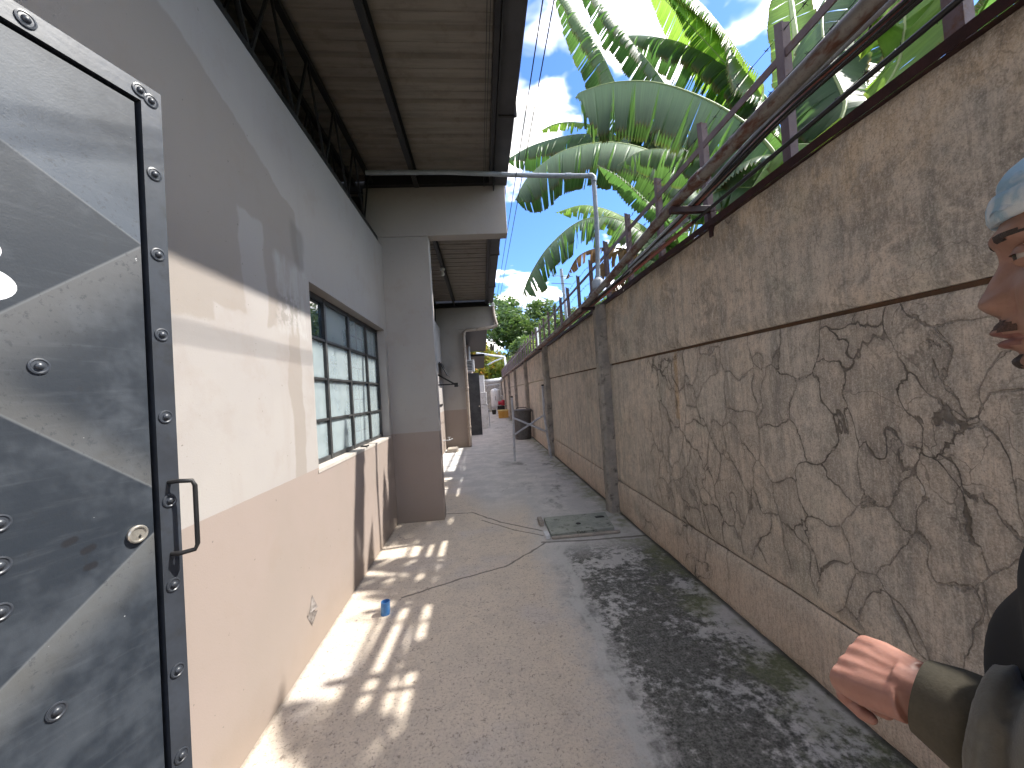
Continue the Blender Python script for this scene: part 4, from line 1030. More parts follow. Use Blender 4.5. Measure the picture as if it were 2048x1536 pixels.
# D: near right
banana_leaf(Dp, [(3.2, 1.35, 3.1)] + LP((1760, 260, 1.9), (1800, 120, 1.9), (1810, 20, 1.9), (1800, -80, 2.0)), .30, 14, 20, M_leaf_light, 31, .1, .2)
banana_leaf(Dp, [(3.2, 1.35, 3.1)] + LP((1700, 300, 2.1), (1690, 200, 2.3), (1650, 100, 2.5), (1650, 0, 2.7), (1700, -80, 2.8)), .30, 40, 50, M_leaf_dark, 32, .25, .2)
banana_leaf(Dp, [(3.2, 1.35, 3.0)] + LP((1720, 330, 2.0), (1640, 290, 2.3), (1560, 300, 2.6), (1500, 380, 2.7)), .30, 50, 60, M_leaf_light, 34, .3, .2)
banana_leaf(Dp, [(3.2, 1.35, 3.0)] + LP((1760, 330, 1.9), (1700, 320, 2.0), (1640, 400, 2.1)), .28, 60, 60, M_leaf, 36, .3, .2)
banana_leaf(Dp, [(3.2, 1.35, 3.0)] + LP((1780, 200, 2.2), (1720, 120, 2.6), (1650, 150, 2.9), (1600, 260, 3.0)), .32, 50, 60, M_leaf_dark, 37, .3, .2)
banana_leaf(Dp, [(3.2, 1.35, 3.0), (3.3, .9, 4.0), (3.2, .3, 4.6), (3.0, -.6, 4.5)], .35, 40, 50, M_leaf, 35, .3, .2)
banana_leaf(Dp, [(3.2, 1.35, 3.0), (2.9, 1.8, 3.9), (2.5, 2.2, 4.3), (2.1, 2.5, 4.2)], .30, 45, 50, M_leaf_dark, 39, .3, .2)  # extra leaf, added to throw shade on the near left floor
banana_leaf(Dp, [(3.2, 1.35, 3.0), (2.7, 1.1, 3.9), (2.1, .7, 4.4), (1.5, .2, 4.3)], .30, 40, 50, M_leaf, 38, .3, .2)
for i_, q_ in enumerate([((1640, 420, 2.9), (1615, 250, 2.95), (1590, 60, 3.1), (1575, -60, 3.3)), ((1600, 450, 3.0), (1640, 300, 2.9), (1690, 150, 2.8)), ((1590, 450, 3.1), (1600, 300, 3.1), (1560, 180, 3.3))]):
    m = MB(); m.tube([(3.05, 2.95, 3.0)] + LP(*q_), [.05, .042, .03, .02, .014][:len(q_)+1], 10); m.build('leaf_stalk', M_rib, A, True)
# E: backdrop of leaves, spread round its crown
def crown_leaves(pl, x, y, z, nL, L, W, seed, mts):
    rr = random.Random(seed)
    for k in range(nL):
        a = 2*pi*k/nL+rr.uniform(-.3, .3); e = rr.uniform(.5, 1.3); l = L*rr.uniform(.8, 1.1)
        d = np.array([cos(a), sin(a)]); pts = [(x, y, z)]
        for f, hz in ((.25, .55), (.5, .8), (.75, .75), (1., .45)):
            pts.append((x+d[0]*l*f*cos(e*.6), y+d[1]*l*f*cos(e*.6), z + l*hz*sin(e)*1.0))
        banana_leaf(pl, pts, W*rr.uniform(.85, 1.1), rr.uniform(35, 65), rr.uniform(35, 65), rr.choice(mts), seed*7+k, rr.uniform(.15, .45), .12)
crown_leaves(A, 3.05, 2.95, 3.0, 5, 1.15, .26, 71, [M_leaf, M_leaf_dark]); crown_leaves(B, 2.75, 4.9, 2.75, 5, 1.15, .26, 72, [M_leaf_dark, M_leaf]); crown_leaves(Dp, 3.2, 1.35, 3.1, 4, 1.3, .28, 73, [M_leaf_light, M_leaf])
crown_leaves(Ep, 5.2, 5.4, 4.1, 7, 2.4, .34, 5, [M_leaf, M_leaf_dark])
F_ = plant(4.3, 3.6, 2.4, 'shorter banana plant half hidden between the larger ones'); crown_leaves(F_, 4.3, 3.6, 2.3, 7, 1.9, .30, 8, [M_leaf, M_leaf_dark, M_leaf_light])
G_ = plant(3.4, 9.6, 2.1, 'low banana plant further along behind the fence'); crown_leaves(G_, 3.4, 9.6, 2.0, 7, 1.8, .30, 9, [M_leaf, M_leaf_dark])
H_ = plant(4.4, 2.1, 2.6, 'banana plant behind the nearest fence posts'); crown_leaves(H_, 4.4, 2.1, 2.5, 8, 1.9, .30, 12, [M_leaf_light, M_leaf_dark, M_leaf])

# ---------------------------------------------------------------- trees
def foliage_mat(name, c1, c2, tr, hue=None):
    m = bpy.data.materials.new(name); m.use_nodes = True; nt = m.node_tree; n = N(nt); b = nt.nodes['Principled BSDF']
    p = n.pos(); a = n.noise(p, .9, 4); a2 = n.noise(p, 7, 3)
    c = n.mix(n.sm(n.add(n.mul(a, .6), n.mul(a2, .4)), .38, .62), c1, c2)
    if hue: c = n.mix(n.sm(n.noise(p, 2.5, 3), .5, .6), c, hue)
    n.put(b.inputs['Base Color'], c); b.inputs['Roughness'].default_value = .45
    t = nt.nodes.new('ShaderNodeBsdfTranslucent'); n.put(t.inputs[0], n.mix(.5, c, tr))
    mx = nt.nodes.new('ShaderNodeMixShader'); mx.inputs[0].default_value = .4
    n.l.new(b.outputs[0], mx.inputs[1]); n.l.new(t.outputs[0], mx.inputs[2]); n.l.new(mx.outputs[0], nt.nodes['Material Output'].inputs[0]); return m
FM = [foliage_mat('foliage_green', (.05, .10, .035), (.10, .17, .055), (.18, .30, .05)),
      foliage_mat('foliage_mid', (.07, .12, .04), (.13, .20, .07), (.22, .34, .06)),
      foliage_mat('foliage_croton', (.08, .14, .02), (.30, .30, .03), (.4, .4, .04), (.42, .20, .03)),
      foliage_mat('foliage_yellow', (.12, .19, .03), (.24, .30, .06), (.4, .5, .06))]
M_bark = generic((.13, .10, .07), (.20, .17, .13), 6, .9, .6, .02, name='bark')
def tree(x, y, h, r, mt, label, name='tree', cat='tree', nl=5000, leaf=.22, seed=1, group=None, trunk=.2, squash=.8, base=None):
    rs = np.random.RandomState(seed); t = thing(name, (x, y, -.04), label, cat, group)
    zc_ = h-r*squash
    cl_ = rs.normal(size=(26, 3)); cl_ /= np.linalg.norm(cl_, axis=1)[:, None]; cl_ *= (rs.uniform(.35, .85, 26))[:, None]
    cr_ = rs.uniform(.22, .42, 26)
    k = rs.randint(0, 26, nl); d = rs.normal(size=(nl, 3)); d /= np.linalg.norm(d, axis=1)[:, None]
    p = (cl_[k] + d*(cr_[k]*rs.uniform(.6, 1.0, nl))[:, None])*r; p[:, 2] *= squash; p += np.array([x, y, zc_])
    keep = p[:, 2] > .05; p = p[keep]; nl = len(p)
    a = rs.normal(size=(nl, 3)); a[:, 2] *= .6; a /= np.linalg.norm(a, axis=1)[:, None]; b = np.cross(a, rs.normal(size=(nl, 3))); b /= np.linalg.norm(b, axis=1)[:, None]
    s = leaf*rs.uniform(.6, 1.3, nl)[:, None]
    V = np.stack([p-a*s, p-b*s*.4, p+a*s, p+b*s*.4], 1).reshape(-1, 3)
    Fs = (np.arange(nl)[:, None]*4+np.arange(4)[None]).tolist()
    link('crown', V, [tuple(f) for f in Fs], mt, t)
    m = MB(); m.tube([(x, y, -.1), (x+r*.03, y, zc_*.5), (x, y+.1, zc_)], [trunk, trunk*.8, trunk*.5], 10)
    for i in range(6):
        q = cl_[i]*r*.8; m.tube([(x, y, zc_*.75), (x+q[0]*.5, y+q[1]*.5, zc_*.85+max(0, q[2])*.3), (x+q[0], y+q[1], zc_+q[2]*squash)], [trunk*.45, trunk*.3, trunk*.1], 6)
    m.build('trunk', M_bark, t); return t
tree(1.4, 46, 13.6, 6.2, FM[0], 'tall dense green tree rising behind the end of the alley', nl=16000, leaf=.30, seed=4, trunk=.35, squash=1.0)
tree(7.5, 44, 12.0, 5.0, FM[1], 'broad green tree to the right of the tall one behind the far fence', nl=12000, leaf=.28, seed=9, trunk=.3)
tree(-6.5, 52, 11, 5.5, FM[0], 'dark green tree partly hidden behind the building roof', nl=8000, leaf=.3, seed=6, trunk=.3)
tree(13, 40, 11, 5, FM[1], 'green tree furthest right behind the banana plants', nl=8000, leaf=.28, seed=16, trunk=.3)
tree(-.2, 33, 6.9, 2.7, FM[2], 'yellow and orange leaved croton bush behind the end wall', 'croton_bush', 'bush', 9000, .16, 5, trunk=.08, squash=1.1)
tree(2.2, 32.5, 4.6, 2.1, FM[3], 'pale yellow green bush right of the orange one behind the end wall', 'bush', 'bush', 6000, .16, 15, trunk=.08)
tree(-.9, 35, 4.0, 2.2, FM[0], 'dark green bush low behind the end wall', 'bush', 'bush', 6000, .16, 21, trunk=.08)
tree(4.5, 30, 6.6, 2.6, FM[1], 'mid green shrub tree behind the far fence pickets', 'tree', 'tree', 7000, .16, 22, trunk=.12)
for i, (x, y, h, r, k, lb) in enumerate([(3.6, 13, 3.6, 1.5, 0, 'green shrub just behind the fence after the low banana plant'), (5.0, 18, 5.0, 2.2, 1, 'rounded green shrub halfway along behind the fence'),
        (4.0, 23, 4.6, 2.0, 3, 'yellow green shrub behind the far fence posts'), (6.5, 9, 3.9, 2., 0, 'wide green shrub filling the gap behind the banana stems'),
        (6.8, 4.2, 3.6, 2.0, 1, 'green shrub deep behind the big banana plant'), (6.2, 1.0, 3.6, 1.9, 0, 'green shrub behind the nearest banana plant')]):
    tree(x, y, h, r, FM[k], lb, 'shrub', 'shrub', 4500, .12, 40+i, trunk=.06, squash=.95)
# feathery palm behind the end wall
pm = thing('palm', (1.0, 31.6, 0), 'yellowish feathery palm fronds drooping above the end wall', 'palm')
for k in range(9):
    a = 2*pi*k/9+.3; m = MB(); c = np.array([1.0, 31.6, 3.0]); d = np.array([cos(a), sin(a)*.6])
    sp = spline([c, c+np.array([d[0]*.7, d[1]*.7, .9]), c+np.array([d[0]*1.5, d[1]*1.5, .9]), c+np.array([d[0]*2.1, d[1]*2.1, .2])], 8)
    m.tube(sp, .02, 5)
    for i, q in enumerate(sp[4:]):
        for s in (-1, 1):
            e1 = q+np.array([-d[1]*s*.28+d[0]*.15, d[0]*s*.28+d[1]*.15, -.28]); e2 = q+np.array([d[0]*.05, d[1]*.05, 0])
            m.add([tuple(q), tuple(e2), tuple(e1)], [(0, 1, 2)])
    m.build('frond', FM[3], pm)
m = MB(); m.tube([(1.0, 31.6, 0), (1.0, 31.6, 3.0)], .09, 10); m.build('trunk', M_bark, pm)
# ---------------------------------------------------------------- the man at the right edge
Nt = atD(1957, 612, .385)                       # nose tip
fw = np.array([-.61, .79, 0]); fw /= np.linalg.norm(fw); lf_ = np.array([-fw[1], fw[0], 0])   # forward, his left
C0 = Nt - fw*.1175; zn = float(Nt[2])
def L2W(a, b, z): return C0 + lf_*a + fw*b + np.array([0, 0, z-C0[2]])       # a = to his left, b = forward, z world
person = thing('person', (float(C0[0]), float(C0[1]), 0), 'man in light blue and white cap and dark olive jacket at the right edge', 'person')
# head, neck and torso as one lofted skin
K = [  # z rel nose, front, back, half width, front flatness
 (.158, .000, -.010, .004), (.154, .030, -.045, .034), (.145, .052, -.068, .052), (.130, .070, -.088, .066), (.105, .084, -.102, .075),
 (.080, .0900, -.108, .078), (.060, .0935, -.108, .078), (.048, .0915, -.106, .076), (.036, .0865, -.102, .074), (.018, .0895, -.096, .071), (.0, .0925, -.088, .069),
 (-.012, .0935, -.082, .066), (-.026, .0945, -.075, .063), (-.036, .0925, -.072, .060), (-.046, .0900, -.070, .056), (-.058, .0880, -.068, .050), (-.068, .0800, -.067, .046),
 (-.076, .0550, -.067, .047), (-.086, .0300, -.068, .050), (-.105, .0180, -.070, .053), (-.135, .0180, -.076, .056), (-.165, .030, -.085, .075), (-.19, .05, -.10, .12), (-.215, .065, -.11, .165),
 (-.25, .08, -.12, .185), (-.35, .10, -.125, .18), (-.45, .10, -.12, .165), (-.58, .09, -.11, .15), (-.70, .10, -.12, .165), (-.80, .10, -.12, .17), (-.86, .06, -.08, .12), (-.88, .0, -.02, .03)]
K = np.array(K)[::-1]
K[:, 1] += .009*np.clip((K[:, 0]+.075)/.012, 0, 1)*np.clip((.135-K[:, 0])/.03, 0, 1)
def ringp(z):
    return [float(np.interp(z, K[:, 0], K[:, i])) for i in (1, 2, 3)]
zs = list(np.arange(.158, -.09, -.0022)) + list(np.arange(-.09, -.881, -.012))
# smooth the profile
tab = np.array([ringp(z) for z in zs])
for _ in range(3):
    t2 = tab.copy(); t2[1:-1] = (tab[:-2]+2*tab[1:-1]+tab[2:])/4; tab = t2
NA = 128
def G(x, s): return exp(-(x/s)**2)
V = []; info = []
for i, z in enumerate(zs):
    f, b, w = tab[i]; cb = (f+b)/2; rb = (f-b)/2
    for k in range(NA):
        th = 2*pi*k/NA; th2 = th + .32*sin(2*th)*0
        ca, sa = cos(th), sin(th)          # ca: forward
        e = 2.25 if z > -.09 else 2.5
        r = (abs(ca)**e+abs(sa)**e)**(-1/e)
        aa = w*r*sa; bb = cb+rb*r*ca
        if ca > 0 and z > -.08:
            # narrow the face towards the front plane
            bb -= .10*max(0, abs(aa)-.030)*ca*(1.4 if z < -.03 else .7)
            A = abs(aa)
            # nose
            if -.016 < z < .052:
                if z >= 0: hgt = .0175*(1-(z/.052))**.8; sg = .0095+.0050*(1-z/.052)
                else: hgt = .0175*max(0, 1+z/.014)**.55; sg = .0145
                bb += hgt*G(aa, sg)
            bb += .007*G(A-.0135, .0075)*G(z+.001, .0085)           # wings
            bb -= .004*G(A-.023, .005)*G(z+.002, .010)
            bb -= .0095*G(A-.030, .0145)*G(z-.037, .0120)           # sockets
            bb += .0065*G(A-.026, .022)*G(z-.060, .0085)            # brow ridge
            bb += .0040*G(aa, .012)*G(z-.060, .010)
            bb += .0055*G(A-.044, .018)*G(z-.008, .016)             # cheek bones
            bb -= .0022*G(aa, .0035)*G(z+.016, .007)                # philtrum
            bb += .0050*G(aa, .020)*G(z+.023, .0050)                # moustache swell
            bb += .0085*G(aa, .019)*G(z+.0300, .0046)               # upper lip
            bb -= .0060*G(aa, .026)*G(z+.0352, .0018)               # mouth line
            bb += .0080*G(aa, .017)*G(z+.0410, .0052)               # lower lip
            bb -= .0055*G(aa, .020)*G(z+.0505, .0045)               # under the lip
            bb += .0065*G(aa, .017)*G(z+.0640, .0090)               # chin
            bb -= .003*G(A-.026, .006)*G(z+.030, .012)
        bb += .0007*mnoise.noise(Vector((aa*160, z*160, bb*90)))+.0006*mnoise.noise(Vector((aa*60, z*60, 2))); V.append(L2W(aa, bb, zn+z)); info.append((aa, bb, z))
Vg = np.array(V).reshape(len(zs), NA, 3)
for _ in range(3):
    v2 = Vg.copy(); v2[1:-1] = (Vg[:-2]+2*Vg[1:-1]+Vg[2:])/4; mk_ = np.array([1. if -.022 < z < .06 else 0. for z in zs])[:, None, None]; Vg = Vg*(1-mk_)+v2*mk_
V = [q for q in Vg.reshape(-1, 3)]
Fs = [(i*NA+k, (i+1)*NA+k, (i+1)*NA+(k+1) % NA, i*NA+(k+1) % NA) for i in range(len(zs)-1) for k in range(NA)]
Fs = [f_[::-1] for f_ in Fs]
BV = [tuple(v) for v in V]; BF = list(Fs)
# ears
def f_skin(n):
    p = n.pos(); f1 = n.noise(p, 30, 4, .6); f2 = n.noise(p, 350, 3, .6)
    c = n.mix(n.sm(f1, .35, .65), (.27, .145, .10), (.34, .19, .14))
    hz = n.sub(1., n.sm(n.xyz(p)[2], 1.28, 1.42)); c = n.mix(n.mul(hz, .6), c, (.40, .19, .15))
    c = n.mix(n.mul(n.sm(n.noise(p, 55, 3), .5, .7), .3), c, (.25, .105, .08))
    c = n.mix(n.mul(n.sm(f2, .55, .75), .18), c, (.20, .085, .06))
    return {'Base Color': c, 'Normal': n.bump(n.add(n.mul(f2, .6), n.mul(n.noise(p, 120, 3), .6)), .22, .0012), 'Roughness': n.add(.42, n.mul(f1, .16))}
M_skin = mat('skin', (.33, .15, .1), .45, f_skin, spec=.5, Subsurface_Weight=.12)
M_skin.node_tree.nodes['Principled BSDF'].inputs['Subsurface Radius'].default_value = (.008, .003, .0015)
def solid(parts, voxel, smooth_it=6):
    """join closed tubes into one continuous surface; returns verts, faces"""
    mb = MB()
    for f_ in parts: f_(mb)
    me = bpy.data.meshes.new('tmp'); me.from_pydata(mb.v, [], mb.f); o = bpy.data.objects.new('tmp', me); COL.objects.link(o)
    r = o.modifiers.new('r', 'REMESH'); r.mode = 'VOXEL'; r.voxel_size = voxel
    s = o.modifiers.new('s', 'SMOOTH'); s.iterations = smooth_it; s.factor = .5
    dg = bpy.context.evaluated_depsgraph_get(); e = o.evaluated_get(dg); m2 = e.to_mesh()
    v = [tuple(q.co) for q in m2.vertices]; f_ = [tuple(p.vertices) for p in m2.polygons]; e.to_mesh_clear()
    bpy.data.objects.remove(o); bpy.data.meshes.remove(me); return v, f_
W1 = atD(1818, 1380, .402)      # left wrist
HK = atD(1742, 1345, .440)      # knuckles
EL = np.array(L2W(.27, -.05, zn-.50))
SH = np.array(L2W(.185, -.03, zn-.235))
EL = EYE + cR*.55 - cU*.335 + cF*.15
print('ARM', np.linalg.norm(EL-W1), np.linalg.norm(EL-SH))
hd = (HK-W1); hl = np.linalg.norm(hd); hd /= hl
vr = C0*0+ray(1780, 1370); vr /= np.linalg.norm(vr)
upv = -cR*.0 + cU; upv = upv - hd*(upv@hd); upv /= np.linalg.norm(upv)
nrm = np.cross(hd, upv); nrm = nrm if nrm@vr < 0 else -nrm           # back of hand, towards the camera
tc = -vr - hd*(-vr@hd); tc = tc - upv*(tc@upv); tc /= np.linalg.norm(tc)
nrm = upv*.82 + tc*.57; nrm -= hd*(nrm@hd); nrm /= np.linalg.norm(nrm); upv = np.cross(nrm, hd); upv = upv if upv@tc < 0 else -upv
HL = .062
def hp(l, u, n_): return tuple(W1 + hd*l + upv*u + nrm*n_)
def hand(mb):
    mb.tube([tuple(W1+(EL-W1)*.35), tuple(W1+(EL-W1)*.1), hp(.01, 0, 0)], [.030, .026, .026], 14)
    for u, r in ((-.024, .018), (-.009, .0195), (.009, .0195), (.024, .018)):
        mb.tube([hp(-.005, u*.6, 0), hp(.04, u*.95, .001), hp(HL, u*1.05, .002)], [.019, r, r*.80], 12)
    for u in (-.017, 0., .017): mb.tube([hp(-.005, u*.6, 0), hp(.03, u*.95, .0), hp(HL-.006, u, .0005)], [.018, .0195, .0150], 12)
    # four fingers curling under: (spread, lengths)
    for i, (u, l1, l2, l3, r) in enumerate(((.030, .036, .022, .018, .0088), (.0105, .040, .025, .019, .0090), (-.009, .037, .023, .018, .0087), (-.0285, .030, .019, .016, .0079))):
        k0 = np.array(hp(HL-.004, u, .0))
        d1 = hd*.50 - nrm*.84; d1 /= np.linalg.norm(d1)
        d2 = -hd*.45 - nrm*.80; d2 /= np.linalg.norm(d2)
        d3 = -hd*.95 - nrm*.02; d3 /= np.linalg.norm(d3)
        a = k0+d1*l1; b = a+d2*l2; c = b+d3*l3
        mb.tube([tuple(k0-hd*.015), tuple(k0+nrm*.004), tuple(k0+d1*l1*.5), tuple(a), tuple(a+d2*l2*.6), tuple(b), tuple(b+d3*l3*.7), tuple(c)], [r*.9, r*1.2, r*.98, r*1.12, r*.95, r*.98, r*.85, r*.45], 12)
    # thumb leaving the side of the palm
    t0 = np.array(hp(.016, .026, -.012)); d1 = hd*.88+upv*.12-nrm*.42; d1 /= np.linalg.norm(d1); d2 = hd*.60-upv*.20-nrm*.75; d2 /= np.linalg.norm(d2)
    mb.tube([hp(.0, .012, -.004), tuple(t0), tuple(t0+d1*.035), tuple(t0+d1*.038+d2*.018), tuple(t0+d1*.038+d2*.034)], [.018, .0165, .0125, .0120, .006], 12)
hv, hf = solid([hand], .0018, 10)
k = len(BV); BV += hv; BF += [tuple(i+k for i in f_) for f_ in hf]
def limb(mb, pts, rs): mb.tube([tuple(p) for p in spline(pts, 6)], list(np.interp(np.linspace(0, len(rs)-1, (len(pts)-1)*6+1), range(len(rs)), rs)), 20)
def arms(mb):
    limb(mb, [L2W(.10, -.03, zn-.245), SH, (SH+EL)/2, EL, (EL+W1)/2, W1], [.05, .052, .045, .038, .036, .026])
    R1 = [L2W(-.10, -.03, zn-.245), L2W(-.185, -.03, zn-.25), L2W(-.23, -.04, zn-.40), L2W(-.25, -.05, zn-.53), L2W(-.24, .02, zn-.66), L2W(-.23, .06, zn-.78), L2W(-.225, .075, zn-.86)]
    limb(mb, R1, [.05, .052, .045, .038, .034, .026, .028])
    for i, (a, l) in enumerate(((.0, .085), (.018, .092), (.034, .088), (.048, .072))):
        q0 = L2W(-.225, .045+a, zn-.85); q1 = L2W(-.22, .05+a*1.1, zn-.90); q2 = L2W(-.205, .05+a*1.1, zn-.90-l*.55)
        mb.tube([tuple(q0), tuple(q1), tuple(q2)], [.014, .010, .006], 8)
    mb.tube([tuple(L2W(-.22, .09, zn-.83)), tuple(L2W(-.20, .12, zn-.88)), tuple(L2W(-.19, .12, zn-.92))], [.015, .011, .007], 8)
    for s in (-1, 1):
        limb(mb, [L2W(.085*s, -.01, zn-.78), L2W(.095*s, .0, zn-1.0), L2W(.10*s, .01, zn-1.2), L2W(.10*s, -.01, zn-1.38), L2W(.10*s, -.02, .09), L2W(.10*s, -.02, .05)], [.09, .082, .058, .055, .038, .04])
        limb(mb, [L2W(.10*s, -.05, .05), L2W(.105*s, .04, .045), L2W(.115*s, .15, .03)], [.04, .038, .025])
av, af = solid([arms], .010, 3)
k = len(BV); BV += av; BF += [tuple(i+k for i in f_) for f_ in af]
body = link('body', BV, BF, M_skin, person, True)
# patches grown from the face surface: brows, moustache, goatee, lips, cap
def patch(name, cond, off, mt, rough=0., seed=1, thick=True):
    rs = np.random.RandomState(seed); P_ = np.array(V); n_i = len(zs)
    sel = [i for i in range(len(Fs)) if all(cond(*info[q]) for q in Fs[i])]
    used = sorted({q for i in sel for q in Fs[i]}); mp = {q: j for j, q in enumerate(used)}
    nv = []
    for q in used:
        i, k_ = divmod(q, NA); a = P_[i*NA+(k_+1) % NA]-P_[i*NA+(k_-1) % NA]; b = P_[min(i+1, n_i-1)*NA+k_]-P_[max(i-1, 0)*NA+k_]
        nn = np.cross(a, b); nn /= np.linalg.norm(nn)+1e-9
        out_ = P_[q]-np.array(L2W(0, -.01, zn+info[q][2]))
        if nn@out_ < 0: nn = -nn
        o_ = off(*info[q]) if callable(off) else off
        nv.append(tuple(P_[q]+nn*(o_+rough*rs.uniform(-1, 1))))
    fc = [tuple(mp[q] for q in Fs[i]) for i in sel]
    return link(name, nv, fc, mt, person, True)
def f_hair(n):
    p = n.pos(); f = n.noise(p, 900, 2, .5)
    return {'Base Color': n.mix(f, (.015, .010, .008), (.05, .03, .022)), 'Normal': n.bump(f, .6, .001)}
M_stub = generic((.11, .055, .04), (.05, .025, .018), 500, .6, .4, .001, name='short_stubble', fine=900)
M_hair = mat('dark_hair', (.02, .015, .012), .6, f_hair)
for sg_ in (1, -1): patch('eyebrow', lambda a, b, z: b > .03 and .015 < a*sg_ < .047 and .0545+.05*(abs(a)-.03) < z < .0625+.02*(.03-abs(abs(a)-.03)) - max(0, abs(a)-.038)*.35, .0008, M_hair, .0006)
patch('moustache', lambda a, b, z: b > .06 and abs(a) < .027 and -.0275+.0-abs(a)*.16 < z < -.0135-abs(a)*.28, .0004, M_stub, .0004)
patch('goatee', lambda a, b, z: b > .05 and abs(a) < .014-.5*max(0, -.058-z) and -.066 < z < -.049, .0006, M_hair, .0006)
M_lip = generic((.25, .105, .085), (.20, .085, .07), 60, .4, .2, .001, name='lip_skin')
patch('lips', lambda a, b, z: b > .06 and abs(a) < .025 and -.0465+.22*max(0, abs(a)-.006) < z < -.0262-.16*abs(a), .0004, M_lip)
def f_cap(n):
    p = n.pos(); a = n.noise(n.warp(p, 20, .05), 26, 3, .5)
    c = n.mix(n.sm(a, .40, .58), (.58, .64, .68), (.27, .43, .56))
    w = n.n.new('ShaderNodeTexNoise'); 
    f = n.noise(p, 700, 2, .5)
    return {'Base Color': c, 'Normal': n.bump(n.add(f, n.mul(n.noise(n.vm('MULTIPLY', p, (1, 1, 3.)), 26, 3), 3.)), .35, .004)}
M_cap = mat('cap_cloth', (.5, .6, .7), .85, f_cap)
capb = .079
cap = patch('cap', lambda a, b, z: z > capb-.001+ (0 if b > 0 else b*.35), lambda a, b, z: .0055+.004*abs(sin(z*95+a*22)) + .002*sin(a*110+z*60), M_cap)
m = MB(); ring = []
for k_ in range(NA):
    i = min(range(len(zs)), key=lambda q: abs(zs[q]-(capb+.006)))
    a_, b_, z_ = info[i*NA+k_]; zz = capb+.006+(0 if b_ > 0 else b_*.35)
    i2 = min(range(len(zs)), key=lambda q: abs(zs[q]-zz)); a_, b_, z_ = info[i2*NA+k_]
    ring.append((a_, b_, zz))
prof = [(.001, -.010), (.008, -.0105), (.0105, -.004), (.0105, .006), (.009, .011), (.004, .012)]
VV = []
for (a_, b_, z_) in ring:
    d = np.array([a_, b_+.01]); d /= np.linalg.norm(d)
    for (o_, h_) in prof: VV.append(tuple(L2W(a_+d[0]*o_, b_+d[1]*o_, zn+z_+h_*(1+.15*sin(a_*60)))))
nP = len(prof); m.add(VV, [(i*nP+j, ((i+1) % NA)*nP+j, ((i+1) % NA)*nP+j+1, i*nP+j+1) for i in range(NA) for j in range(nP-1)])
m.build('cap_band', M_cap, cap, True)
# eyes
M_eye = mat('eye_white', (.42, .36, .31), .15)
M_iris = mat('iris', (.03, .015, .01), .1)
for s in (1, -1):
    m = MB(); c = np.array(L2W(.0310*s, .0845, zn+.0375)); R0 = .0122
    m.add([], []); q = []
    mb2 = MB(); mb2.lathe(tuple(c), [(R0*sin(t), -R0*cos(t)) for t in np.linspace(.02, pi-.02, 18)], 24); e_ = mb2.build('eye', M_eye, person, True)
    mb3 = MB(); ax = fw*.985+np.array([0, 0, -.10]); ax /= np.linalg.norm(ax); u1 = np.cross(ax, [0, 0, 1]); u1 /= np.linalg.norm(u1); u2 = np.cross(u1, ax)
    pts = []; 
    for rr_, hh in ((.0002, R0+.0006), (.003, R0+.0003), (.0055, R0-.0012)):
        pts.append([tuple(c+ax*hh+(u1*cos(t)+u2*sin(t))*rr_) for t in np.linspace(0, 2*pi, 16, endpoint=False)])
    mb3.add([p for r_ in pts for p in r_], [(i*16+j, i*16+(j+1) % 16, (i+1)*16+(j+1) % 16, (i+1)*16+j) for i in range(2) for j in range(16)])
    mb3.build('iris', M_iris, e_, True)
    # lids
    for up_, sg in (('upper_lid', 1), ('lower_lid', -1)):
        ml = MB(); rows = []
        for ia, t in enumerate(np.linspace(-1.35, 1.35, 15)):       # across the eye
            row = []
            open_ = (.17 if sg > 0 else .26)*cos(t)**.6 if cos(t) > 0 else 0
            for ib, v_ in enumerate(np.linspace(0, 1, 7)):
                el = sg*(open_ + v_*1.15) - .08
                dvec = fw*cos(el)*cos(t*.9) + lf_*cos(el)*sin(t*.9) + np.array([0, 0, 1])*sin(el)
                row.append(tuple(c+dvec*(R0+.0016+(.0008 if ib == 0 else 0)-(.004*v_**3))))
            rows.append(row)
        ml.add([p for r_ in rows for p in r_], [(i*7+j, (i+1)*7+j, (i+1)*7+j+1, i*7+j+1) for i in range(14) for j in range(6)])
        ml.build(up_, M_skin, person, True)
    # ear
    me_ = MB(); ec = np.array(L2W(.074*s, -.008, zn+.022))
    rows = []
    for t in np.linspace(0, 2*pi, 24, endpoint=False):
        e0 = ec + fw*(.017*cos(t))+np.array([0, 0, .031*sin(t)*(1 if sin(t) > 0 else 1.05)])
        rows.append([tuple(e0*1-fw*.0*s + lf_*s*(.012-.006*cos(t))), tuple(ec+(e0-ec)*1.12+lf_*s*(.008-.006*cos(t))), tuple(ec+(e0-ec)*.75+lf_*s*(.009-.006*cos(t))), tuple(ec+(e0-ec)*.35+lf_*s*.002)])
    me_.add([p for r_ in rows for p in r_], [(i*4+a, ((i+1) % 24)*4+a, ((i+1) % 24)*4+b, i*4+b) for i in range(24) for a, b in ((1, 0), (0, 2), (2, 3))])
    me_.build('ear', M_skin, person, True)
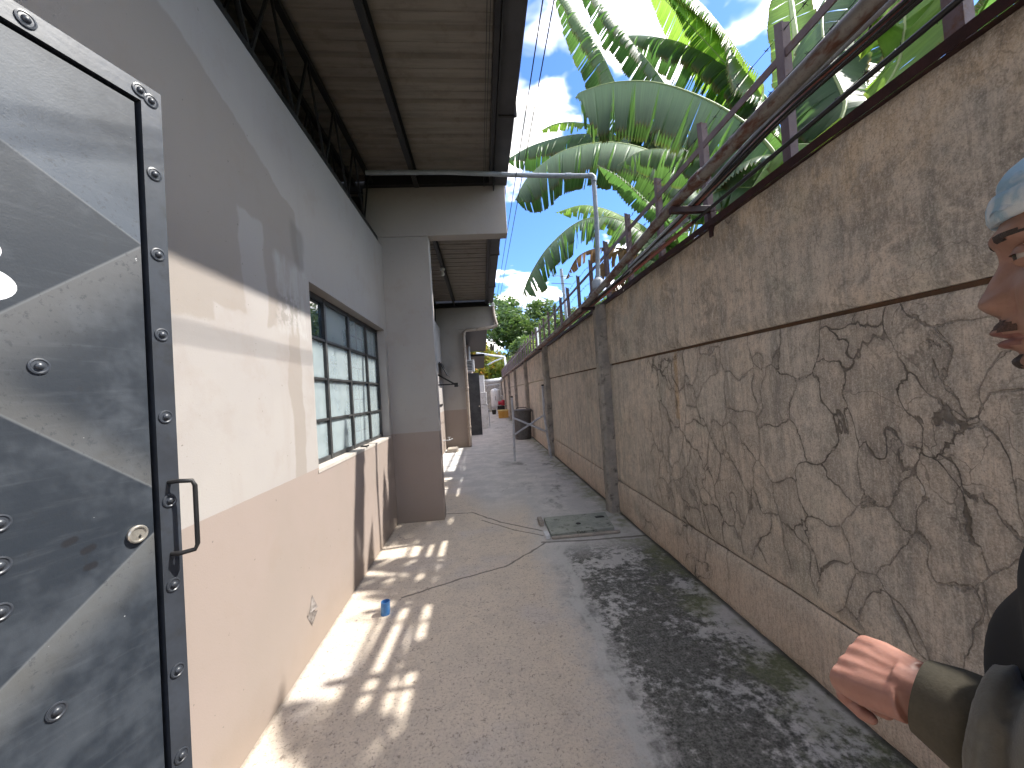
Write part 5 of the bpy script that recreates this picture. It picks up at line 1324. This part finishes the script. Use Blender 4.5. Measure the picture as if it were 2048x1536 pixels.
# jacket
def f_jacket(n):
    p = n.pos(); f = n.noise(p, 420, 2, .5); a = n.noise(p, 14, 4)
    c = n.mix(n.sm(a, .35, .65), (.105, .098, .078), (.15, .142, .118))
    c = n.mix(n.mul(f, .35), c, (.18, .17, .15))
    return {'Base Color': c, 'Normal': n.bump(n.add(f, n.mul(n.noise(p, 60, 3), .6)), .35, .0015)}
M_jacket = mat('olive_fleece', (.06, .058, .045), .95, f_jacket, spec=.15, Sheen_Weight=.2)
M_cuff = generic((.09, .078, .055), (.07, .062, .045), 20, .9, .3, .002, name='ribbed_cuff', fine=400)
def folded(mb, pts, rs, amp, seed, n_seg=36, k_=26):
    P_ = spline(pts, k_); n_ = len(P_); rr_ = np.interp(np.linspace(0, len(rs)-1, n_), range(len(rs)), rs); prev = None; VV = []
    for i, p in enumerate(P_):
        d = P_[min(i+1, n_-1)]-P_[max(i-1, 0)]; d = d/np.linalg.norm(d)
        if prev is None: a = np.cross(d, [0, 0, 1.]); a /= np.linalg.norm(a)
        else: a = prev-d*(prev@d); a /= np.linalg.norm(a)
        prev = a; b = np.cross(d, a); s = i/(n_-1)*len(pts)
        for k2 in range(n_seg):
            t = 2*pi*k2/n_seg; ph = s*9.5+1.3*sin(t+seed)+.9*sin(2*t+s*2)
            r = rr_[i]*(1+amp*(sin(ph)+.45*sin(ph*1.9+1.1*cos(t)))+.04*mnoise.noise(Vector((cos(t)*1.5, sin(t)*1.5, s*2+seed))))
            VV.append(tuple(p+(a*cos(t)+b*sin(t))*r))
    fs = [(i*n_seg+q, i*n_seg+(q+1) % n_seg, (i+1)*n_seg+(q+1) % n_seg, (i+1)*n_seg+q) for i in range(n_-1) for q in range(n_seg)]
    fs += [tuple(range(n_seg))[::-1], tuple((n_-1)*n_seg+q for q in range(n_seg))]; mb.add(VV, fs)
cuff0 = W1+hd*.004; cdir = (EL-W1)/np.linalg.norm(EL-W1)
c1 = W1 + cdir*.048
def jk(mb):
    folded(mb, [L2W(.10, -.03, zn-.25), SH+np.array([0, 0, -.005]), (SH+EL)/2+np.array([0, 0, 0.]), EL, W1*.7+EL*.3, c1], [.085, .085, .075, .068, .066, .052], .16, 1.)
    folded(mb, [L2W(-.10, -.03, zn-.25), L2W(-.19, -.03, zn-.26), L2W(-.235, -.04, zn-.40), L2W(-.255, -.05, zn-.54), L2W(-.245, .02, zn-.67), L2W(-.235, .055, zn-.77)], [.085, .085, .075, .066, .056, .045], .07, 4.)
def jt(mb):
    VV = []; n_seg = 60; zz = list(np.arange(-.135, -.86, -.012))
    for z in zz:
        f, b, w = [float(np.interp(z, K[:, 0], K[:, i])) for i in (1, 2, 3)]
        if z > -.18: f, b, w = max(f, .035+.02), min(b, -.10), max(w, .075)
        for q in range(n_seg):
            t = 2*pi*q/n_seg; ca, sa = cos(t), sin(t); r = (abs(ca)**2.5+abs(sa)**2.5)**(-1/2.5)
            g = .022+.008*sin(z*26+2*sin(t*2))+.006*sin(z*60+3*t)
            VV.append(tuple(L2W((w+g)*r*sa, (f+b)/2+((f-b)/2+g)*r*ca, zn+z)))
    mb.add(VV, [(i*n_seg+q, (i+1)*n_seg+q, (i+1)*n_seg+(q+1) % n_seg, i*n_seg+(q+1) % n_seg) for i in range(len(zz)-1) for q in range(n_seg)] + [tuple(range(n_seg)), tuple((len(zz)-1)*n_seg+q for q in range(n_seg))[::-1]])
jv, jf = solid([jt], .008, 3)
jac = link('jacket', jv, jf, mat('black_cloth', (.012, .012, .012), .95), person, True)
def halves(fn):
    vs, fs = solid([fn], .0045, 2); va = np.array(vs); side = ((va-C0)@lf_) > 0
    for s_ in (True, False):
        keep = [f_ for f_ in fs if side[f_[0]] == s_]; us = sorted({q for f_ in keep for q in f_}); mp = {q: j for j, q in enumerate(us)}
        link('sleeve', [vs[q] for q in us], [tuple(mp[q] for q in f_) for f_ in keep], M_jacket, jac, True)
halves(jk)
m = MB(); m.tube([tuple(W1-hd*.012-nrm*0), tuple(W1-hd*.012+cdir*.02), tuple(W1+cdir*.038), tuple(W1+cdir*.060), tuple(W1+cdir*.07)], [.036, .0425, .045, .046, .040], 40, cap=False)
m.build('cuff', M_cuff, jac, True)
m = MB(); m.tube([tuple(L2W(-.235, .055, zn-.765)), tuple(L2W(-.23, .07, zn-.82))], [.040, .034], 24); m.build('cuff', M_cuff, jac, True)
def tr_(mb):
    limb(mb, [L2W(0, -.01, zn-.72), L2W(0, -.01, zn-.80), L2W(0, -.01, zn-.88)], [.13, .14, .11])
    for s in (-1, 1): folded(mb, [L2W(.075*s, -.01, zn-.78), L2W(.098*s, .0, zn-1.0), L2W(.10*s, .01, zn-1.2), L2W(.10*s, -.01, zn-1.38), L2W(.10*s, -.02, .06)], [.11, .10, .082, .075, .066], .03, s)
tv, tf = solid([tr_], .009, 3)
link('trousers', tv, tf, mat('dark_denim', (.03, .035, .05), .9), person, True)
for s in (-1, 1):
    m = MB(); m.tube([tuple(p) for p in spline([L2W(.10*s, -.085, .05), L2W(.102*s, -.02, .06), L2W(.11*s, .07, .05), L2W(.118*s, .175, .04)], 5)], list(np.interp(np.linspace(0, 3, 16), range(4), [.042, .052, .046, .026])), 16)
    m.v = [(x, y, max(z, .004)) for (x, y, z) in m.v]; m.build('shoe', M_black, person, True)
